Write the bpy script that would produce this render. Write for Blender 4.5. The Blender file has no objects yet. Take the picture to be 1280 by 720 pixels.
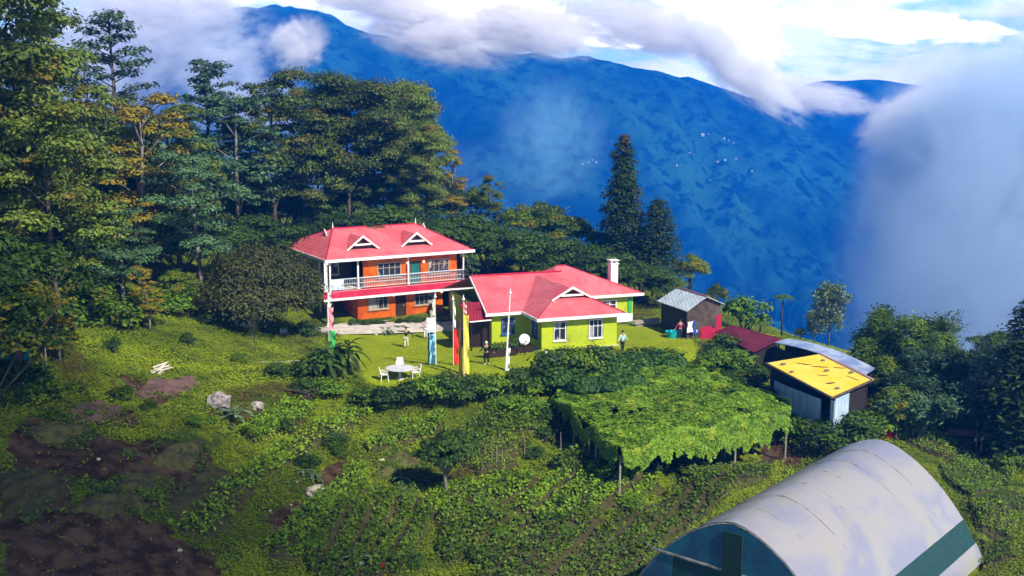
import bpy, math, random
import numpy as np
from mathutils import Vector
R = math.radians
PI = math.pi
SC = bpy.context.scene
COL = SC.collection
F = 1372.0; CZ = 19.0; PITCH = math.atan(230.0 / F)
# ---------------------------------------------------------------- camera
cam = bpy.data.cameras.new('camera'); cam.sensor_width = 36; cam.lens = 36 * F / 1280
cam.clip_start = 0.5; cam.clip_end = 20000
camo = bpy.data.objects.new('camera', cam); COL.objects.link(camo)
camo.location = (0, 0, CZ); camo.rotation_euler = (PI / 2 - PITCH, 0, 0)
SC.camera = camo
# ---------------------------------------------------------------- light
SUN_EL = R(42); SUN_AZ = math.atan2(0.66, -0.75)        # azimuth clockwise from +Y
sdir = Vector((math.sin(SUN_AZ) * math.cos(SUN_EL), math.cos(SUN_AZ) * math.cos(SUN_EL), math.sin(SUN_EL)))
sun = bpy.data.lights.new('sun', 'SUN'); sun.energy = 5.0; sun.angle = R(0.6); sun.color = (1, 0.92, 0.76)
suno = bpy.data.objects.new('sun', sun); COL.objects.link(suno)
suno.rotation_euler = (-sdir).to_track_quat('-Z', 'Y').to_euler(); suno.location = (60, -60, 120)
SC.view_settings.view_transform = 'Standard'; SC.view_settings.look = 'None'
SC.view_settings.exposure = 0.78; SC.view_settings.gamma = 1.0
SC.cycles.max_bounces = 7; SC.cycles.diffuse_bounces = 2; SC.cycles.glossy_bounces = 2
SC.cycles.transmission_bounces = 3; SC.cycles.transparent_max_bounces = 8; SC.cycles.volume_bounces = 4
SC.cycles.use_denoising = True; SC.cycles.caustics_reflective = False; SC.cycles.caustics_refractive = False
SC.cycles.sample_clamp_indirect = 4

def NN(nt, typ, **kw):
    n = nt.nodes.new(typ)
    for k, v in kw.items():
        if k.startswith('i_'):
            k2 = k[2:]; k2 = int(k2) if k2.isdigit() else k2
            n.inputs[k2].default_value = v
        else: setattr(n, k, v)
    return n
def MATH(nt, op, a, b=None, c=None, clamp=False):
    n = nt.nodes.new('ShaderNodeMath'); n.operation = op; n.use_clamp = clamp
    for i, v in enumerate((a, b, c)):
        if v is None: continue
        if hasattr(v, 'links'): nt.links.new(v, n.inputs[i])
        else: n.inputs[i].default_value = v
    return n.outputs[0]
def RANGE(nt, v, a, b, c=0.0, d=1.0):
    n = nt.nodes.new('ShaderNodeMapRange'); n.interpolation_type = 'SMOOTHSTEP'
    nt.links.new(v, n.inputs[0]); n.inputs[1].default_value = a; n.inputs[2].default_value = b
    n.inputs[3].default_value = c; n.inputs[4].default_value = d
    return n.outputs[0]
def MIX(nt, f, a, b, mode='MIX'):
    n = nt.nodes.new('ShaderNodeMix'); n.data_type = 'RGBA'; n.blend_type = mode
    for s, v in ((n.inputs['Factor'], f), (n.inputs[6], a), (n.inputs[7], b)):
        if hasattr(v, 'links'): nt.links.new(v, s)
        elif isinstance(v, (int, float)): s.default_value = v
        else: s.default_value = (*v[:3], 1)
    return n.outputs[2]

# ---------------------------------------------------------------- world: sky with far clouds
W = bpy.data.worlds.new('World'); SC.world = W; W.use_nodes = True
nt = W.node_tree; nt.nodes.clear()
out = NN(nt, 'ShaderNodeOutputWorld'); bg = NN(nt, 'ShaderNodeBackground'); bg.inputs[1].default_value = 0.05
nt.links.new(bg.outputs[0], out.inputs[0])
sky = NN(nt, 'ShaderNodeTexSky', sky_type='NISHITA', sun_disc=False); sky.sun_elevation = SUN_EL; sky.sun_rotation = SUN_AZ
sky.altitude = 1800; sky.air_density = 1.0; sky.dust_density = 0.6; sky.ozone_density = 2.0
tc = NN(nt, 'ShaderNodeTexCoord'); sp = NN(nt, 'ShaderNodeSeparateXYZ'); nt.links.new(tc.outputs['Generated'], sp.inputs[0])
az = MATH(nt, 'ARCTAN2', sp.outputs[0], sp.outputs[1]); el = sp.outputs[2]
cb = NN(nt, 'ShaderNodeCombineXYZ'); nt.links.new(az, cb.inputs[0]); nt.links.new(MATH(nt, 'MULTIPLY', el, 2.4), cb.inputs[1])
def wnoise(scale, det=6, rough=0.6, dist=0.3, off=0.0):
    mp = NN(nt, 'ShaderNodeMapping'); nt.links.new(cb.outputs[0], mp.inputs[0]); mp.inputs['Location'].default_value = (off, off * 1.7, off)
    n = NN(nt, 'ShaderNodeTexNoise'); n.inputs['Scale'].default_value = scale; n.inputs['Detail'].default_value = det
    n.inputs['Roughness'].default_value = rough; n.inputs['Distortion'].default_value = dist
    nt.links.new(mp.outputs[0], n.inputs['Vector']); return n.outputs['Fac']
n1 = wnoise(9, off=3.1); n2 = wnoise(26, det=7, off=1.3); n3 = wnoise(5, off=7.7)
def blob(ca, ce, ra, re, tilt=0.0):     # soft bump of cloud round one direction, 1 in its middle
    da = MATH(nt, 'SUBTRACT', az, ca)
    de = MATH(nt, 'SUBTRACT', MATH(nt, 'SUBTRACT', el, ce), MATH(nt, 'MULTIPLY', da, tilt))
    a2 = MATH(nt, 'POWER', MATH(nt, 'ABSOLUTE', MATH(nt, 'DIVIDE', da, ra)), 2.0)
    e2 = MATH(nt, 'POWER', MATH(nt, 'ABSOLUTE', MATH(nt, 'DIVIDE', de, re)), 2.0)
    return MATH(nt, 'SUBTRACT', 1.0, MATH(nt, 'ADD', a2, e2))
def amax(l):
    r = l[0]
    for b in l[1:]: r = MATH(nt, 'MAXIMUM', r, b)
    return r
whites = amax([blob(0.010, 0.076, 0.115, 0.019, -0.20), blob(-0.05, 0.088, 0.06, 0.015, -0.1), blob(0.09, 0.058, 0.05, 0.012, -0.1),
               blob(0.205, 0.072, 0.035, 0.045, -0.6), blob(0.335, 0.064, 0.105, 0.013, -0.1), blob(0.17, 0.09, 0.05, 0.03), blob(-0.22, 0.1, 0.1, 0.02)])
wmask = RANGE(nt, MATH(nt, 'ADD', whites, MATH(nt, 'MULTIPLY', MATH(nt, 'SUBTRACT', n2, 0.5), 3.2)), -0.05, 0.75)
# lilac-grey cloud cover lower in the sky, breaking up higher
low = RANGE(nt, el, 0.02, 0.30, 1.0, 0.0)
gm = RANGE(nt, MATH(nt, 'ADD', MATH(nt, 'MULTIPLY', low, 0.35), n1), 0.68, 0.86)
gcol = MIX(nt, RANGE(nt, n3, 0.35, 0.65), (25, 20, 25), (38, 38, 36))
base = MIX(nt, 0.55, sky.outputs[0], (18, 32, 31))
below = RANGE(nt, el, -0.06, 0.02, 0.0, 1.0)
base = MIX(nt, below, (11, 13, 17), base)
c = MIX(nt, MATH(nt, 'MULTIPLY', gm, 0.85), base, gcol)
c = MIX(nt, wmask, c, (72, 64, 54))
c = MIX(nt, RANGE(nt, el, .16, .34), c, sky.outputs[0])     # open sky overhead
nt.links.new(c, bg.inputs[0])

# ---------------------------------------------------------------- pixel -> place helpers (measured off the photograph)
CP, SP = math.cos(PITCH), math.sin(PITCH)
def ray(px, py):
    x = (px - 640) / F; y = (360 - py) / F
    return (x, CP + y * SP, -SP + y * CP)
def at(px, py, z):
    d = ray(px, py); t = (z - CZ) / d[2]
    return Vector((d[0] * t, d[1] * t, z))
def atY(px, py, Y):
    d = ray(px, py); t = Y / d[1]
    return Vector((d[0] * t, Y, CZ + d[2] * t))
# ---------------------------------------------------------------- terrain height
ctrl = [(*at(a, b, c_),) for a, b, c_ in [
    (405,410,0),(560,400,0),(480,490,0),(640,475,0),(740,450,0),(800,430,0),(860,440,0),(420,450,0),(560,450,0),(700,430,0),
    (880,475,-1.2),(480,520,-1.3),(560,600,-3.0),(600,720,-4.8),(700,600,-3.0),(777,590,-2.5),(800,720,-5.4),(640,530,-1.8),
    (960,570,-4.0),(900,600,-3.8),(1000,560,-3.4),(1020,535,-2.3),(1045,522,-2.2),(850,650,-5.0),(720,540,-2.4),(850,520,-2.4),
    (430,520,-0.9),(300,480,1.0),(320,430,1.1),(350,600,-1.3),(300,720,-3.0),(0,720,-0.5),(0,560,2.2),(0,430,5.5),(100,400,4.5),
    (200,470,2.0),(200,370,3.6),(150,560,1.2),(150,640,0),(430,640,-2.8),(450,720,-4.0),
    (1150,540,-3.5),(1250,640,-4.6),(1280,720,-5.4),(1200,520,-3.0),(1280,480,-1.6),(1060,520,-3.0),(1090,480,-2.4)]]
ctrl += [(*atY(a, b, c_),) for a, b, c_ in [(100,280,112),(0,300,112),(250,300,125),(400,300,125),(600,300,120),(700,350,112),(800,360,108),(900,400,103),(985,430,93)]]
ctrl += [(-150,40,18),(-150,200,42),(-60,250,28),(160,60,-30),(0,-60,-12),(100,0,-16),(-100,-60,4),(60,40,-9),(-60,30,2),
         (10,52,-5.6),(20,60,-5.5),(27,58,-5.7),(16,46,-6),(30,66,-5.0),(60,110,-18),(0,180,6),(200,200,-60)]
ctrl = np.array(ctrl, float)
def _phi(r2): return np.where(r2 > 1e-9, 0.5 * r2 * np.log(r2 + 1e-12), 0.0)
_n = len(ctrl); _d2 = ((ctrl[:, None, :2] - ctrl[None, :, :2]) ** 2).sum(-1) / 1e4
_A = np.zeros((_n + 3, _n + 3)); _A[:_n, :_n] = _phi(_d2) + np.eye(_n) * 2e-4
_P = np.c_[np.ones(_n), ctrl[:, 0] / 100, ctrl[:, 1] / 100]; _A[:_n, _n:] = _P; _A[_n:, :_n] = _P.T
_w = np.linalg.solve(_A, np.r_[ctrl[:, 2], 0, 0, 0])
def tps(x, y):
    x = np.asarray(x, float); y = np.asarray(y, float); o = _w[_n] + _w[_n + 1] * x / 100 + _w[_n + 2] * y / 100
    for i in range(_n):
        o = o + _w[i] * _phi(((x - ctrl[i, 0]) ** 2 + (y - ctrl[i, 1]) ** 2) / 1e4)
    return o
_rng = np.random.RandomState(5); _tab = _rng.rand(256, 256)
def vn(x, y):
    x = np.asarray(x, float); y = np.asarray(y, float)
    xi = np.floor(x).astype(int); yi = np.floor(y).astype(int); fx = x - xi; fy = y - yi
    fx = fx * fx * (3 - 2 * fx); fy = fy * fy * (3 - 2 * fy)
    a = _tab[xi % 256, yi % 256]; b = _tab[(xi + 1) % 256, yi % 256]; c_ = _tab[xi % 256, (yi + 1) % 256]; d = _tab[(xi + 1) % 256, (yi + 1) % 256]
    return (a * (1 - fx) + b * fx) * (1 - fy) + (c_ * (1 - fx) + d * fx) * fy
def fbm(x, y, s, o=4, g=0.5):
    t = 0; amp = 1; tot = 0; 
    for i in range(o):
        t = t + amp * vn(np.asarray(x) / s + 17.3 * i, np.asarray(y) / s + 9.1 * i); tot += amp; amp *= g; s /= 2.03
    return t / tot - 0.5
def inpoly(x, y, poly):
    x = np.asarray(x, float); y = np.asarray(y, float); r = np.zeros(np.broadcast(x, y).shape, bool); n = len(poly)
    for i in range(n):
        x1, y1 = poly[i][:2]; x2, y2 = poly[(i + 1) % n][:2]
        if y1 == y2: continue
        cnd = ((y1 > y) != (y2 > y)) & (x < (x2 - x1) * (y - y1) / (y2 - y1) + x1); r ^= cnd
    return r
LAWN = [at(a, b, 0) for a, b in [(425,412),(570,402),(600,425),(668,440),(680,462),(640,478),(600,474),(560,470),(520,480),(488,488),(458,484),(448,468),(432,445)]]
LAWN2 = [at(a, b, 0) for a, b in [(770,408),(835,408),(868,425),(880,452),(893,474),(858,470),(820,440),(765,440)]]
EDX = [-400, -60, 5, 20, 32, 45, 80, 200]; EDY = [230, 175, 128, 112, 97, 88, 60, 20]
RP = [(-500,70),(0,44),(120,40),(200,30),(335,5),(400,18),(465,40),(560,50),(650,65),(720,72),(780,80),(850,95),(905,110),(950,130),(1000,142),(1050,162),(1088,190),(1105,230),(1140,330),(1200,500),(1300,600)]
_rp = [atY(a, b, 1500) for a, b in RP]; RPX = [p.x for p in _rp]; RPZ = [max(p.z, -400) for p in _rp]
def H(x, y):
    x = np.asarray(x, float); y = np.asarray(y, float)
    near = np.clip((y + 80) / 40, 0, 1) * 0 + 1
    xc = np.clip(x, -160, 170); yc = np.clip(y, -70, 250)
    z = tps(xc, yc)
    lawn = inpoly(x, y, LAWN) | inpoly(x, y, LAWN2)
    amp = np.where(lawn, 0.03, 0.34)
    z = z + amp * fbm(x, y, 5.0, 4) * 2
    # low cultivation terraces running diagonally over the garden slope
    tq = ((x * .80 - y * .60) + 2.2 * fbm(x, y, 14, 2)) / 4.3; tf = tq - np.floor(tq)
    gz = np.clip((73 - y) / 5, 0, 1) * np.clip((y - 38) / 6, 0, 1) * np.clip((x + 30) / 6, 0, 1) * np.clip((34 - x) / 5, 0, 1) * ~lawn
    z = z + gz * (.42 * np.minimum(tf / .78, (1 - tf) / .22) - .2)
    e = y - np.interp(x, EDX, EDY)
    s = np.clip(e, 0, None)
    z = z - 0.75 * s * s / (s + 12)
    z = np.maximum(z, -400 + 60 * fbm(x, y, 260, 3))
    # far mountain
    ridge = np.interp(x, RPX, RPZ)
    t = np.clip((y - 560) / (1500 - 560), 0, 1)
    prof = t ** 1.12
    nz = fbm(x, y * 0.6, 420, 6, 0.55)
    m = -400 + (ridge + 400) * prof + 190 * nz * np.sin(np.clip(t, 0, 1) * PI) ** 0.8 + 14 * fbm(x, y, 60, 4, .6) * np.where(t > .97, .6, 1)
    wx = x + 120 * fbm(x, y, 300, 3) + .25 * y
    gul = np.abs(fbm(wx, y * .22 + 900, 150, 4, .55)) * 2
    m = m + (34 - 190 * np.clip(.25 - gul, 0, .25)) * np.sin(t * PI) ** .7 * 1.3 + 16 * fbm(x, y, 34, 4, .65)
    b = np.clip((y - 1500) / 700, 0, 1); m = np.where(y > 1500, ridge - (ridge + 400) * b, m)
    return np.where(y > 420, np.maximum(z, m), z)
def T(x, y): return float(H(np.array([x]), np.array([y]))[0])
def hit(px, py, lift=0.0):
    d = ray(px, py); ys = np.linspace(30, 240, 1400); t = ys / d[1]
    zz = CZ + d[2] * t - lift; h = H(d[0] * t, ys); k = np.argmax(zz < h)
    if not (zz < h).any(): k = len(ys) - 1
    return Vector((d[0] * t[k], ys[k], float(h[k])))

# ---------------------------------------------------------------- object helpers
def tag(o, label=None, cat=None, group=None, kind=None):
    if label: o['label'] = label
    if cat: o['category'] = cat
    if group: o['group'] = group
    if kind: o['kind'] = kind
    return o
def thing(name, label, cat, loc=(0, 0, 0), rz=0, group=None):
    o = bpy.data.objects.new(name, None); COL.objects.link(o); o.location = loc; o.rotation_euler = (0, 0, rz)
    o.empty_display_size = .3
    return tag(o, label, cat, group)
def qmesh(name, V, Q, mat, parent=None, var=None, smooth=False):
    V = np.asarray(V, np.float32); Q = np.asarray(Q, np.int32); k = Q.shape[1]
    me = bpy.data.meshes.new(name); me.vertices.add(len(V)); me.vertices.foreach_set('co', V.ravel())
    me.loops.add(Q.size); me.loops.foreach_set('vertex_index', Q.ravel())
    me.polygons.add(len(Q)); me.polygons.foreach_set('loop_start', np.arange(0, Q.size, k, dtype=np.int32))
    me.polygons.foreach_set('loop_total', np.full(len(Q), k, np.int32))
    if smooth: me.polygons.foreach_set('use_smooth', np.ones(len(Q), bool))
    me.update(calc_edges=True)
    if var is not None:
        at_ = me.attributes.new('var', 'FLOAT', 'POINT'); at_.data.foreach_set('value', np.asarray(var, np.float32))
    me.materials.append(mat)
    o = bpy.data.objects.new(name, me); COL.objects.link(o); o.parent = parent
    return o
def cp(o, parent=None):
    c_ = o.copy(); COL.objects.link(c_); c_.parent = parent; return c_
def copy_tree(root):
    r = root.copy(); COL.objects.link(r)
    for ch in root.children:
        c_ = cp(ch, r)
        for g in ch.children: cp(g, c_)
    return r
class MB:
    def __init__(s): s.v = []; s.f = []
    def add(s, vs, fs):
        b = len(s.v); s.v += [tuple(p) for p in vs]; s.f += [tuple(i + b for i in f) for f in fs]; return s
    def box(s, x0, x1, y0, y1, z0, z1):
        return s.add([(x0,y0,z0),(x1,y0,z0),(x1,y1,z0),(x0,y1,z0),(x0,y0,z1),(x1,y0,z1),(x1,y1,z1),(x0,y1,z1)],
                     [(3,2,1,0),(4,5,6,7),(0,1,5,4),(1,2,6,5),(2,3,7,6),(3,0,4,7)])
    def prism(s, poly, th):       # top polygon (3d points, any order), extruded down by th
        n = len(poly); t = [tuple(p) for p in poly]; b = [(p[0], p[1], p[2] - th) for p in poly]
        return s.add(t + b, [tuple(range(n)), tuple(range(2 * n - 1, n - 1, -1))] + [(i, i + n, (i + 1) % n + n, (i + 1) % n) for i in range(n)])
    def vprism(s, poly, z0, z1): return s.prism([(p[0], p[1], z1) for p in poly], z1 - z0)
    def tube(s, pts, rad, n=6, cap=True):
        pts = [Vector(p) for p in pts]; rings = []
        if not hasattr(rad, '__len__'): rad = [rad] * len(pts)
        vs = []; fs = []
        for i, p in enumerate(pts):
            d = (pts[min(i + 1, len(pts) - 1)] - pts[max(i - 1, 0)]).normalized()
            a = d.orthogonal().normalized(); b = d.cross(a)
            for k in range(n):
                t = 2 * PI * k / n; vs.append(p + (a * math.cos(t) + b * math.sin(t)) * rad[i])
        for i in range(len(pts) - 1):
            for k in range(n):
                fs.append((i*n+k, i*n+(k+1)%n, (i+1)*n+(k+1)%n, (i+1)*n+k))
        if cap: fs += [tuple(range(n - 1, -1, -1)), tuple(range((len(pts)-1)*n, len(pts)*n))]
        return s.add(vs, fs)
    def lathe(s, prof, c_=(0, 0, 0), n=14):
        vs = []; fs = []
        for r, z in prof:
            for k in range(n):
                t = 2 * PI * k / n; vs.append((c_[0] + r * math.cos(t), c_[1] + r * math.sin(t), c_[2] + z))
        for i in range(len(prof) - 1):
            for k in range(n): fs.append((i*n+k, i*n+(k+1)%n, (i+1)*n+(k+1)%n, (i+1)*n+k))
        return s.add(vs, fs)
    def build(s, name, mat, parent=None, smooth=False, bevel=0):
        me = bpy.data.meshes.new(name); me.from_pydata(s.v, [], s.f); me.update()
        me.materials.append(mat)
        if smooth: me.polygons.foreach_set('use_smooth', [True] * len(me.polygons))
        o = bpy.data.objects.new(name, me); COL.objects.link(o); o.parent = parent
        if bevel:
            m = o.modifiers.new('bevel', 'BEVEL'); m.width = bevel; m.segments = 2; m.limit_method = 'ANGLE'
        return o
# ---------------------------------------------------------------- materials
_mats = {}
def M(name, c1, c2=None, scale=3.0, rough=0.8, bump=0.0, bscale=None, metal=0.0, spec=0.3, waves=None, lo=0.35, hi=0.65, rust=None, detail=5):
    if name in _mats: return _mats[name]
    m = bpy.data.materials.new(name); m.use_nodes = True; nt = m.node_tree; b = nt.nodes['Principled BSDF']
    b.inputs['Roughness'].default_value = rough; b.inputs['Metallic'].default_value = metal; b.inputs['Specular IOR Level'].default_value = spec
    tcn = NN(nt, 'ShaderNodeTexCoord'); col = None
    n = NN(nt, 'ShaderNodeTexNoise', i_Scale=scale, i_Detail=detail, i_Roughness=.6); nt.links.new(tcn.outputs['Object'], n.inputs['Vector'])
    if c2 is None: c2 = tuple(x * .8 for x in c1)
    col = MIX(nt, RANGE(nt, n.outputs['Fac'], lo, hi), c1, c2)
    if rust:
        n2_ = NN(nt, 'ShaderNodeTexNoise', i_Scale=rust[1], i_Detail=7, i_Roughness=.7); nt.links.new(tcn.outputs['Object'], n2_.inputs['Vector'])
        col = MIX(nt, RANGE(nt, n2_.outputs['Fac'], rust[2], rust[2] + .12), col, rust[0])
    if waves and waves[2] >= .8:
        w1 = NN(nt, 'ShaderNodeTexWave', wave_type='BANDS', bands_direction=waves[0], i_Scale=waves[1] * .42); nt.links.new(tcn.outputs['Object'], w1.inputs['Vector'])
        col = MIX(nt, RANGE(nt, w1.outputs['Fac'], .0, .35, .42, 0), col, (c1[0] * .45, c1[1] * .45, c1[2] * .45))
        mp_ = NN(nt, 'ShaderNodeMapping'); mp_.inputs['Scale'].default_value = (2.2, .5, .5); nt.links.new(tcn.outputs['Object'], mp_.inputs[0])
        n5 = NN(nt, 'ShaderNodeTexNoise', i_Scale=1.6, i_Detail=8, i_Roughness=.75); nt.links.new(mp_.outputs[0], n5.inputs['Vector'])
        col = MIX(nt, RANGE(nt, n5.outputs['Fac'], .46, .70, 0, .75), col, (c1[0] * .62, c1[1] * .75, c1[2] * .7))
    nt.links.new(col, b.inputs['Base Color'])
    h = None
    if bump:
        nb = NN(nt, 'ShaderNodeTexNoise', i_Scale=bscale or scale * 4, i_Detail=5); nt.links.new(tcn.outputs['Object'], nb.inputs['Vector'])
        h = nb.outputs['Fac']
    if waves:     # (axis, scale, depth) corrugation
        w = NN(nt, 'ShaderNodeTexWave', wave_type='BANDS', bands_direction=waves[0], i_Scale=waves[1]); nt.links.new(tcn.outputs['Object'], w.inputs['Vector'])
        h = MATH(nt, 'MULTIPLY', w.outputs['Fac'], waves[2]) if h is None else MATH(nt, 'ADD', h, MATH(nt, 'MULTIPLY', w.outputs['Fac'], waves[2]))
        if not bump: bump = 1.0
    if h is not None:
        bp = NN(nt, 'ShaderNodeBump', i_Strength=min(1, bump), i_Distance=0.05); nt.links.new(h, bp.inputs['Height']); nt.links.new(bp.outputs[0], b.inputs['Normal'])
    _mats[name] = m; return m
def LEAF(name, dark, light, warm=None, trans=0.25, rnd=0.35, scale=0.35, warm_lo=.55):
    """foliage: colour varies leaf by leaf (attribute var), clump by clump (noise) and plant by plant (object random)"""
    if name in _mats: return _mats[name]
    m = bpy.data.materials.new(name); m.use_nodes = True; nt = m.node_tree; nt.nodes.clear()
    o = NN(nt, 'ShaderNodeOutputMaterial'); at_ = NN(nt, 'ShaderNodeAttribute', attribute_name='var')
    tcn = NN(nt, 'ShaderNodeTexCoord'); oi = NN(nt, 'ShaderNodeObjectInfo')
    n = NN(nt, 'ShaderNodeTexNoise', i_Scale=scale, i_Detail=3); nt.links.new(tcn.outputs['Object'], n.inputs['Vector'])
    f = MATH(nt, 'ADD', MATH(nt, 'MULTIPLY', at_.outputs['Fac'], .5), MATH(nt, 'MULTIPLY', n.outputs['Fac'], .6))
    f = MATH(nt, 'ADD', f, MATH(nt, 'MULTIPLY', MATH(nt, 'SUBTRACT', oi.outputs['Random'], .5), rnd))
    col = MIX(nt, RANGE(nt, f, .2, .95), dark, light)
    if warm:
        n2_ = NN(nt, 'ShaderNodeTexNoise', i_Scale=scale * 1.3, i_Detail=2); mp = NN(nt, 'ShaderNodeMapping'); mp.inputs['Location'].default_value = (5, 3, 1)
        nt.links.new(tcn.outputs['Object'], mp.inputs[0]); nt.links.new(mp.outputs[0], n2_.inputs['Vector'])
        col = MIX(nt, RANGE(nt, MATH(nt, 'ADD', n2_.outputs['Fac'], MATH(nt, 'MULTIPLY', at_.outputs['Fac'], .12)), warm_lo, warm_lo + .15), col, warm)
    d = NN(nt, 'ShaderNodeBsdfPrincipled', i_Roughness=.65); d.inputs['Specular IOR Level'].default_value = .25; nt.links.new(col, d.inputs['Base Color'])
    t = NN(nt, 'ShaderNodeBsdfTranslucent'); nt.links.new(col, t.inputs[0])
    mx = NN(nt, 'ShaderNodeMixShader', i_0=trans); nt.links.new(d.outputs[0], mx.inputs[1]); nt.links.new(t.outputs[0], mx.inputs[2])
    nt.links.new(mx.outputs[0], o.inputs[0]); _mats[name] = m; return m
# ================================================================ the ground, the valley, the far mountains
SOIL = []   # (pixel polygon, colour index) bare terrace soil, filled in below as real patches of the ground
def PX(l): return [hit(a, b) for a, b in l]
SOILP = [PX(q) for q in [
    [(0,545),(60,545),(95,560),(110,600),(60,640),(0,660)], [(75,512),(150,505),(160,528),(110,540),(70,535)],
    [(165,478),(225,468),(250,480),(215,498),(170,505)], [(0,640),(110,640),(190,648),(240,672),(280,700),(290,725),(340,770),(0,770)],
    [(395,580),(430,575),(425,610),(400,640),(370,690),(330,700),(350,640),(390,610)],
    [(935,548),(965,548),(990,560),(1010,575),(985,592),(945,580)], [(1180,535),(1230,540),(1245,570),(1190,560)],
    [(590,565),(625,560),(630,585),(600,600),(580,590)], [(100,560),(200,545),(260,580),(210,640),(120,640)]]]
def soilmask(x, y):
    r = np.zeros(np.broadcast(x, y).shape)
    jx = np.asarray(x) + 3.2 * fbm(x, y, 2.2, 3); jy = np.asarray(y) + 3.2 * fbm(np.asarray(x) + 50, y, 2.2, 3)
    for p in SOILP: r = np.maximum(r, inpoly(jx, jy, p))
    return r
def grid_mesh(name, xs, ys, mat, attrs=True):
    X, Y = np.meshgrid(xs, ys, indexing='ij'); Z = H(X.ravel(), Y.ravel()).reshape(X.shape)
    V = np.stack([X, Y, Z], -1).reshape(-1, 3); nx, ny = X.shape
    i = np.arange(nx * ny).reshape(nx, ny); Q = np.stack([i[:-1, :-1], i[1:, :-1], i[1:, 1:], i[:-1, 1:]], -1).reshape(-1, 4)
    o = qmesh(name, V, Q, mat, smooth=True)
    if attrs:
        x, y = X.ravel(), Y.ravel()
        lw = (inpoly(x, y, LAWN) | inpoly(x, y, LAWN2)).astype(np.float32)
        for nme, val in (('lawn', lw), ('soil', soilmask(x, y).astype(np.float32))):
            a = o.data.attributes.new(nme, 'FLOAT', 'POINT'); a.data.foreach_set('value', val.astype(np.float32))
    return tag(o, kind='structure')
def spaced(a, b, fa, fb, fine, grow=1.18):
    l = list(np.arange(fa, fb, fine)); s = fine; v = fb
    while v < b: l.append(v); s *= grow; v += s
    l.append(b); s = fine; v = fa - fine
    while v > a: l.insert(0, v); s *= grow; v -= s
    l.insert(0, a); return np.array(l)
gm_ = bpy.data.materials.new('ground'); gm_.use_nodes = True; nt = gm_.node_tree; b = nt.nodes['Principled BSDF']; b.inputs['Roughness'].default_value = .9; b.inputs['Specular IOR Level'].default_value = .1
tcn = NN(nt, 'ShaderNodeTexCoord')
def gn(s, d=5, off=0, sc=(1, 1, 1)):
    mp = NN(nt, 'ShaderNodeMapping'); mp.inputs['Location'].default_value = (off, off, 0); mp.inputs['Scale'].default_value = sc
    n = NN(nt, 'ShaderNodeTexNoise', i_Scale=s, i_Detail=d, i_Roughness=.62); nt.links.new(tcn.outputs['Object'], mp.inputs[0]); nt.links.new(mp.outputs[0], n.inputs['Vector']); return n.outputs['Fac']
wild = MIX(nt, RANGE(nt, gn(.35), .4, .62), (.035, .060, .004), (.13, .17, .006))
wild = MIX(nt, RANGE(nt, gn(1.7, 6, 3), .52, .66), wild, (.05, .035, .015))
wild = MIX(nt, RANGE(nt, gn(4, 6, 9), .55, .7), wild, (.16, .19, .015))
lawnc = MIX(nt, RANGE(nt, gn(.5, 4, 5), .38, .62), (.22, .29, .004), (.29, .34, .005))
lawnc = MIX(nt, RANGE(nt, gn(7, 4, 2), .4, .8), lawnc, (.14, .19, .006))
soilc = MIX(nt, RANGE(nt, gn(1.2, 6, 1), .38, .62), (.030, .016, .009), (.085, .052, .030))
al = NN(nt, 'ShaderNodeAttribute', attribute_name='lawn').outputs['Fac']; as_ = NN(nt, 'ShaderNodeAttribute', attribute_name='soil').outputs['Fac']; as_ = RANGE(nt, MATH(nt, 'ADD', as_, MATH(nt, 'MULTIPLY', MATH(nt, 'SUBTRACT', gn(1.3, 8, 4), .5), 1.8)), .35, .65)
c = MIX(nt, al, wild, lawnc); c = MIX(nt, as_, c, soilc); nt.links.new(c, b.inputs['Base Color'])
bp = NN(nt, 'ShaderNodeBump', i_Strength=.8, i_Distance=.12); nt.links.new(gn(3, 8), bp.inputs['Height']); nt.links.new(bp.outputs[0], b.inputs['Normal'])
ground = grid_mesh('ground', spaced(-400, 400, -52, 52, .45), spaced(-120, 440, 34, 132, .45), gm_)

mm = bpy.data.materials.new('forested_mountain'); mm.use_nodes = True; nt = mm.node_tree; b = nt.nodes['Principled BSDF']; b.inputs['Roughness'].default_value = 1; b.inputs['Specular IOR Level'].default_value = 0
tcn = NN(nt, 'ShaderNodeTexCoord')
c = MIX(nt, RANGE(nt, gn(.011, 12), .36, .64), (.003, .014, .030), (.022, .10, .09))
c = MIX(nt, RANGE(nt, gn(.004, 5, 40), .50, .72), c, (.030, .12, .055))
c = MIX(nt, RANGE(nt, gn(.05, 8, 20), .48, .62), c, (.003, .014, .022))
nt.links.new(c, b.inputs['Base Color'])
bp = NN(nt, 'ShaderNodeBump', i_Strength=1, i_Distance=9); nt.links.new(gn(.05, 10), bp.inputs['Height']); nt.links.new(bp.outputs[0], b.inputs['Normal'])
mt = grid_mesh('mountain', np.arange(-1500, 1800, 9.0), np.concatenate([np.arange(400, 1530, 8.0), np.arange(1530, 2100, 40)]), mm, attrs=False)
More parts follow.
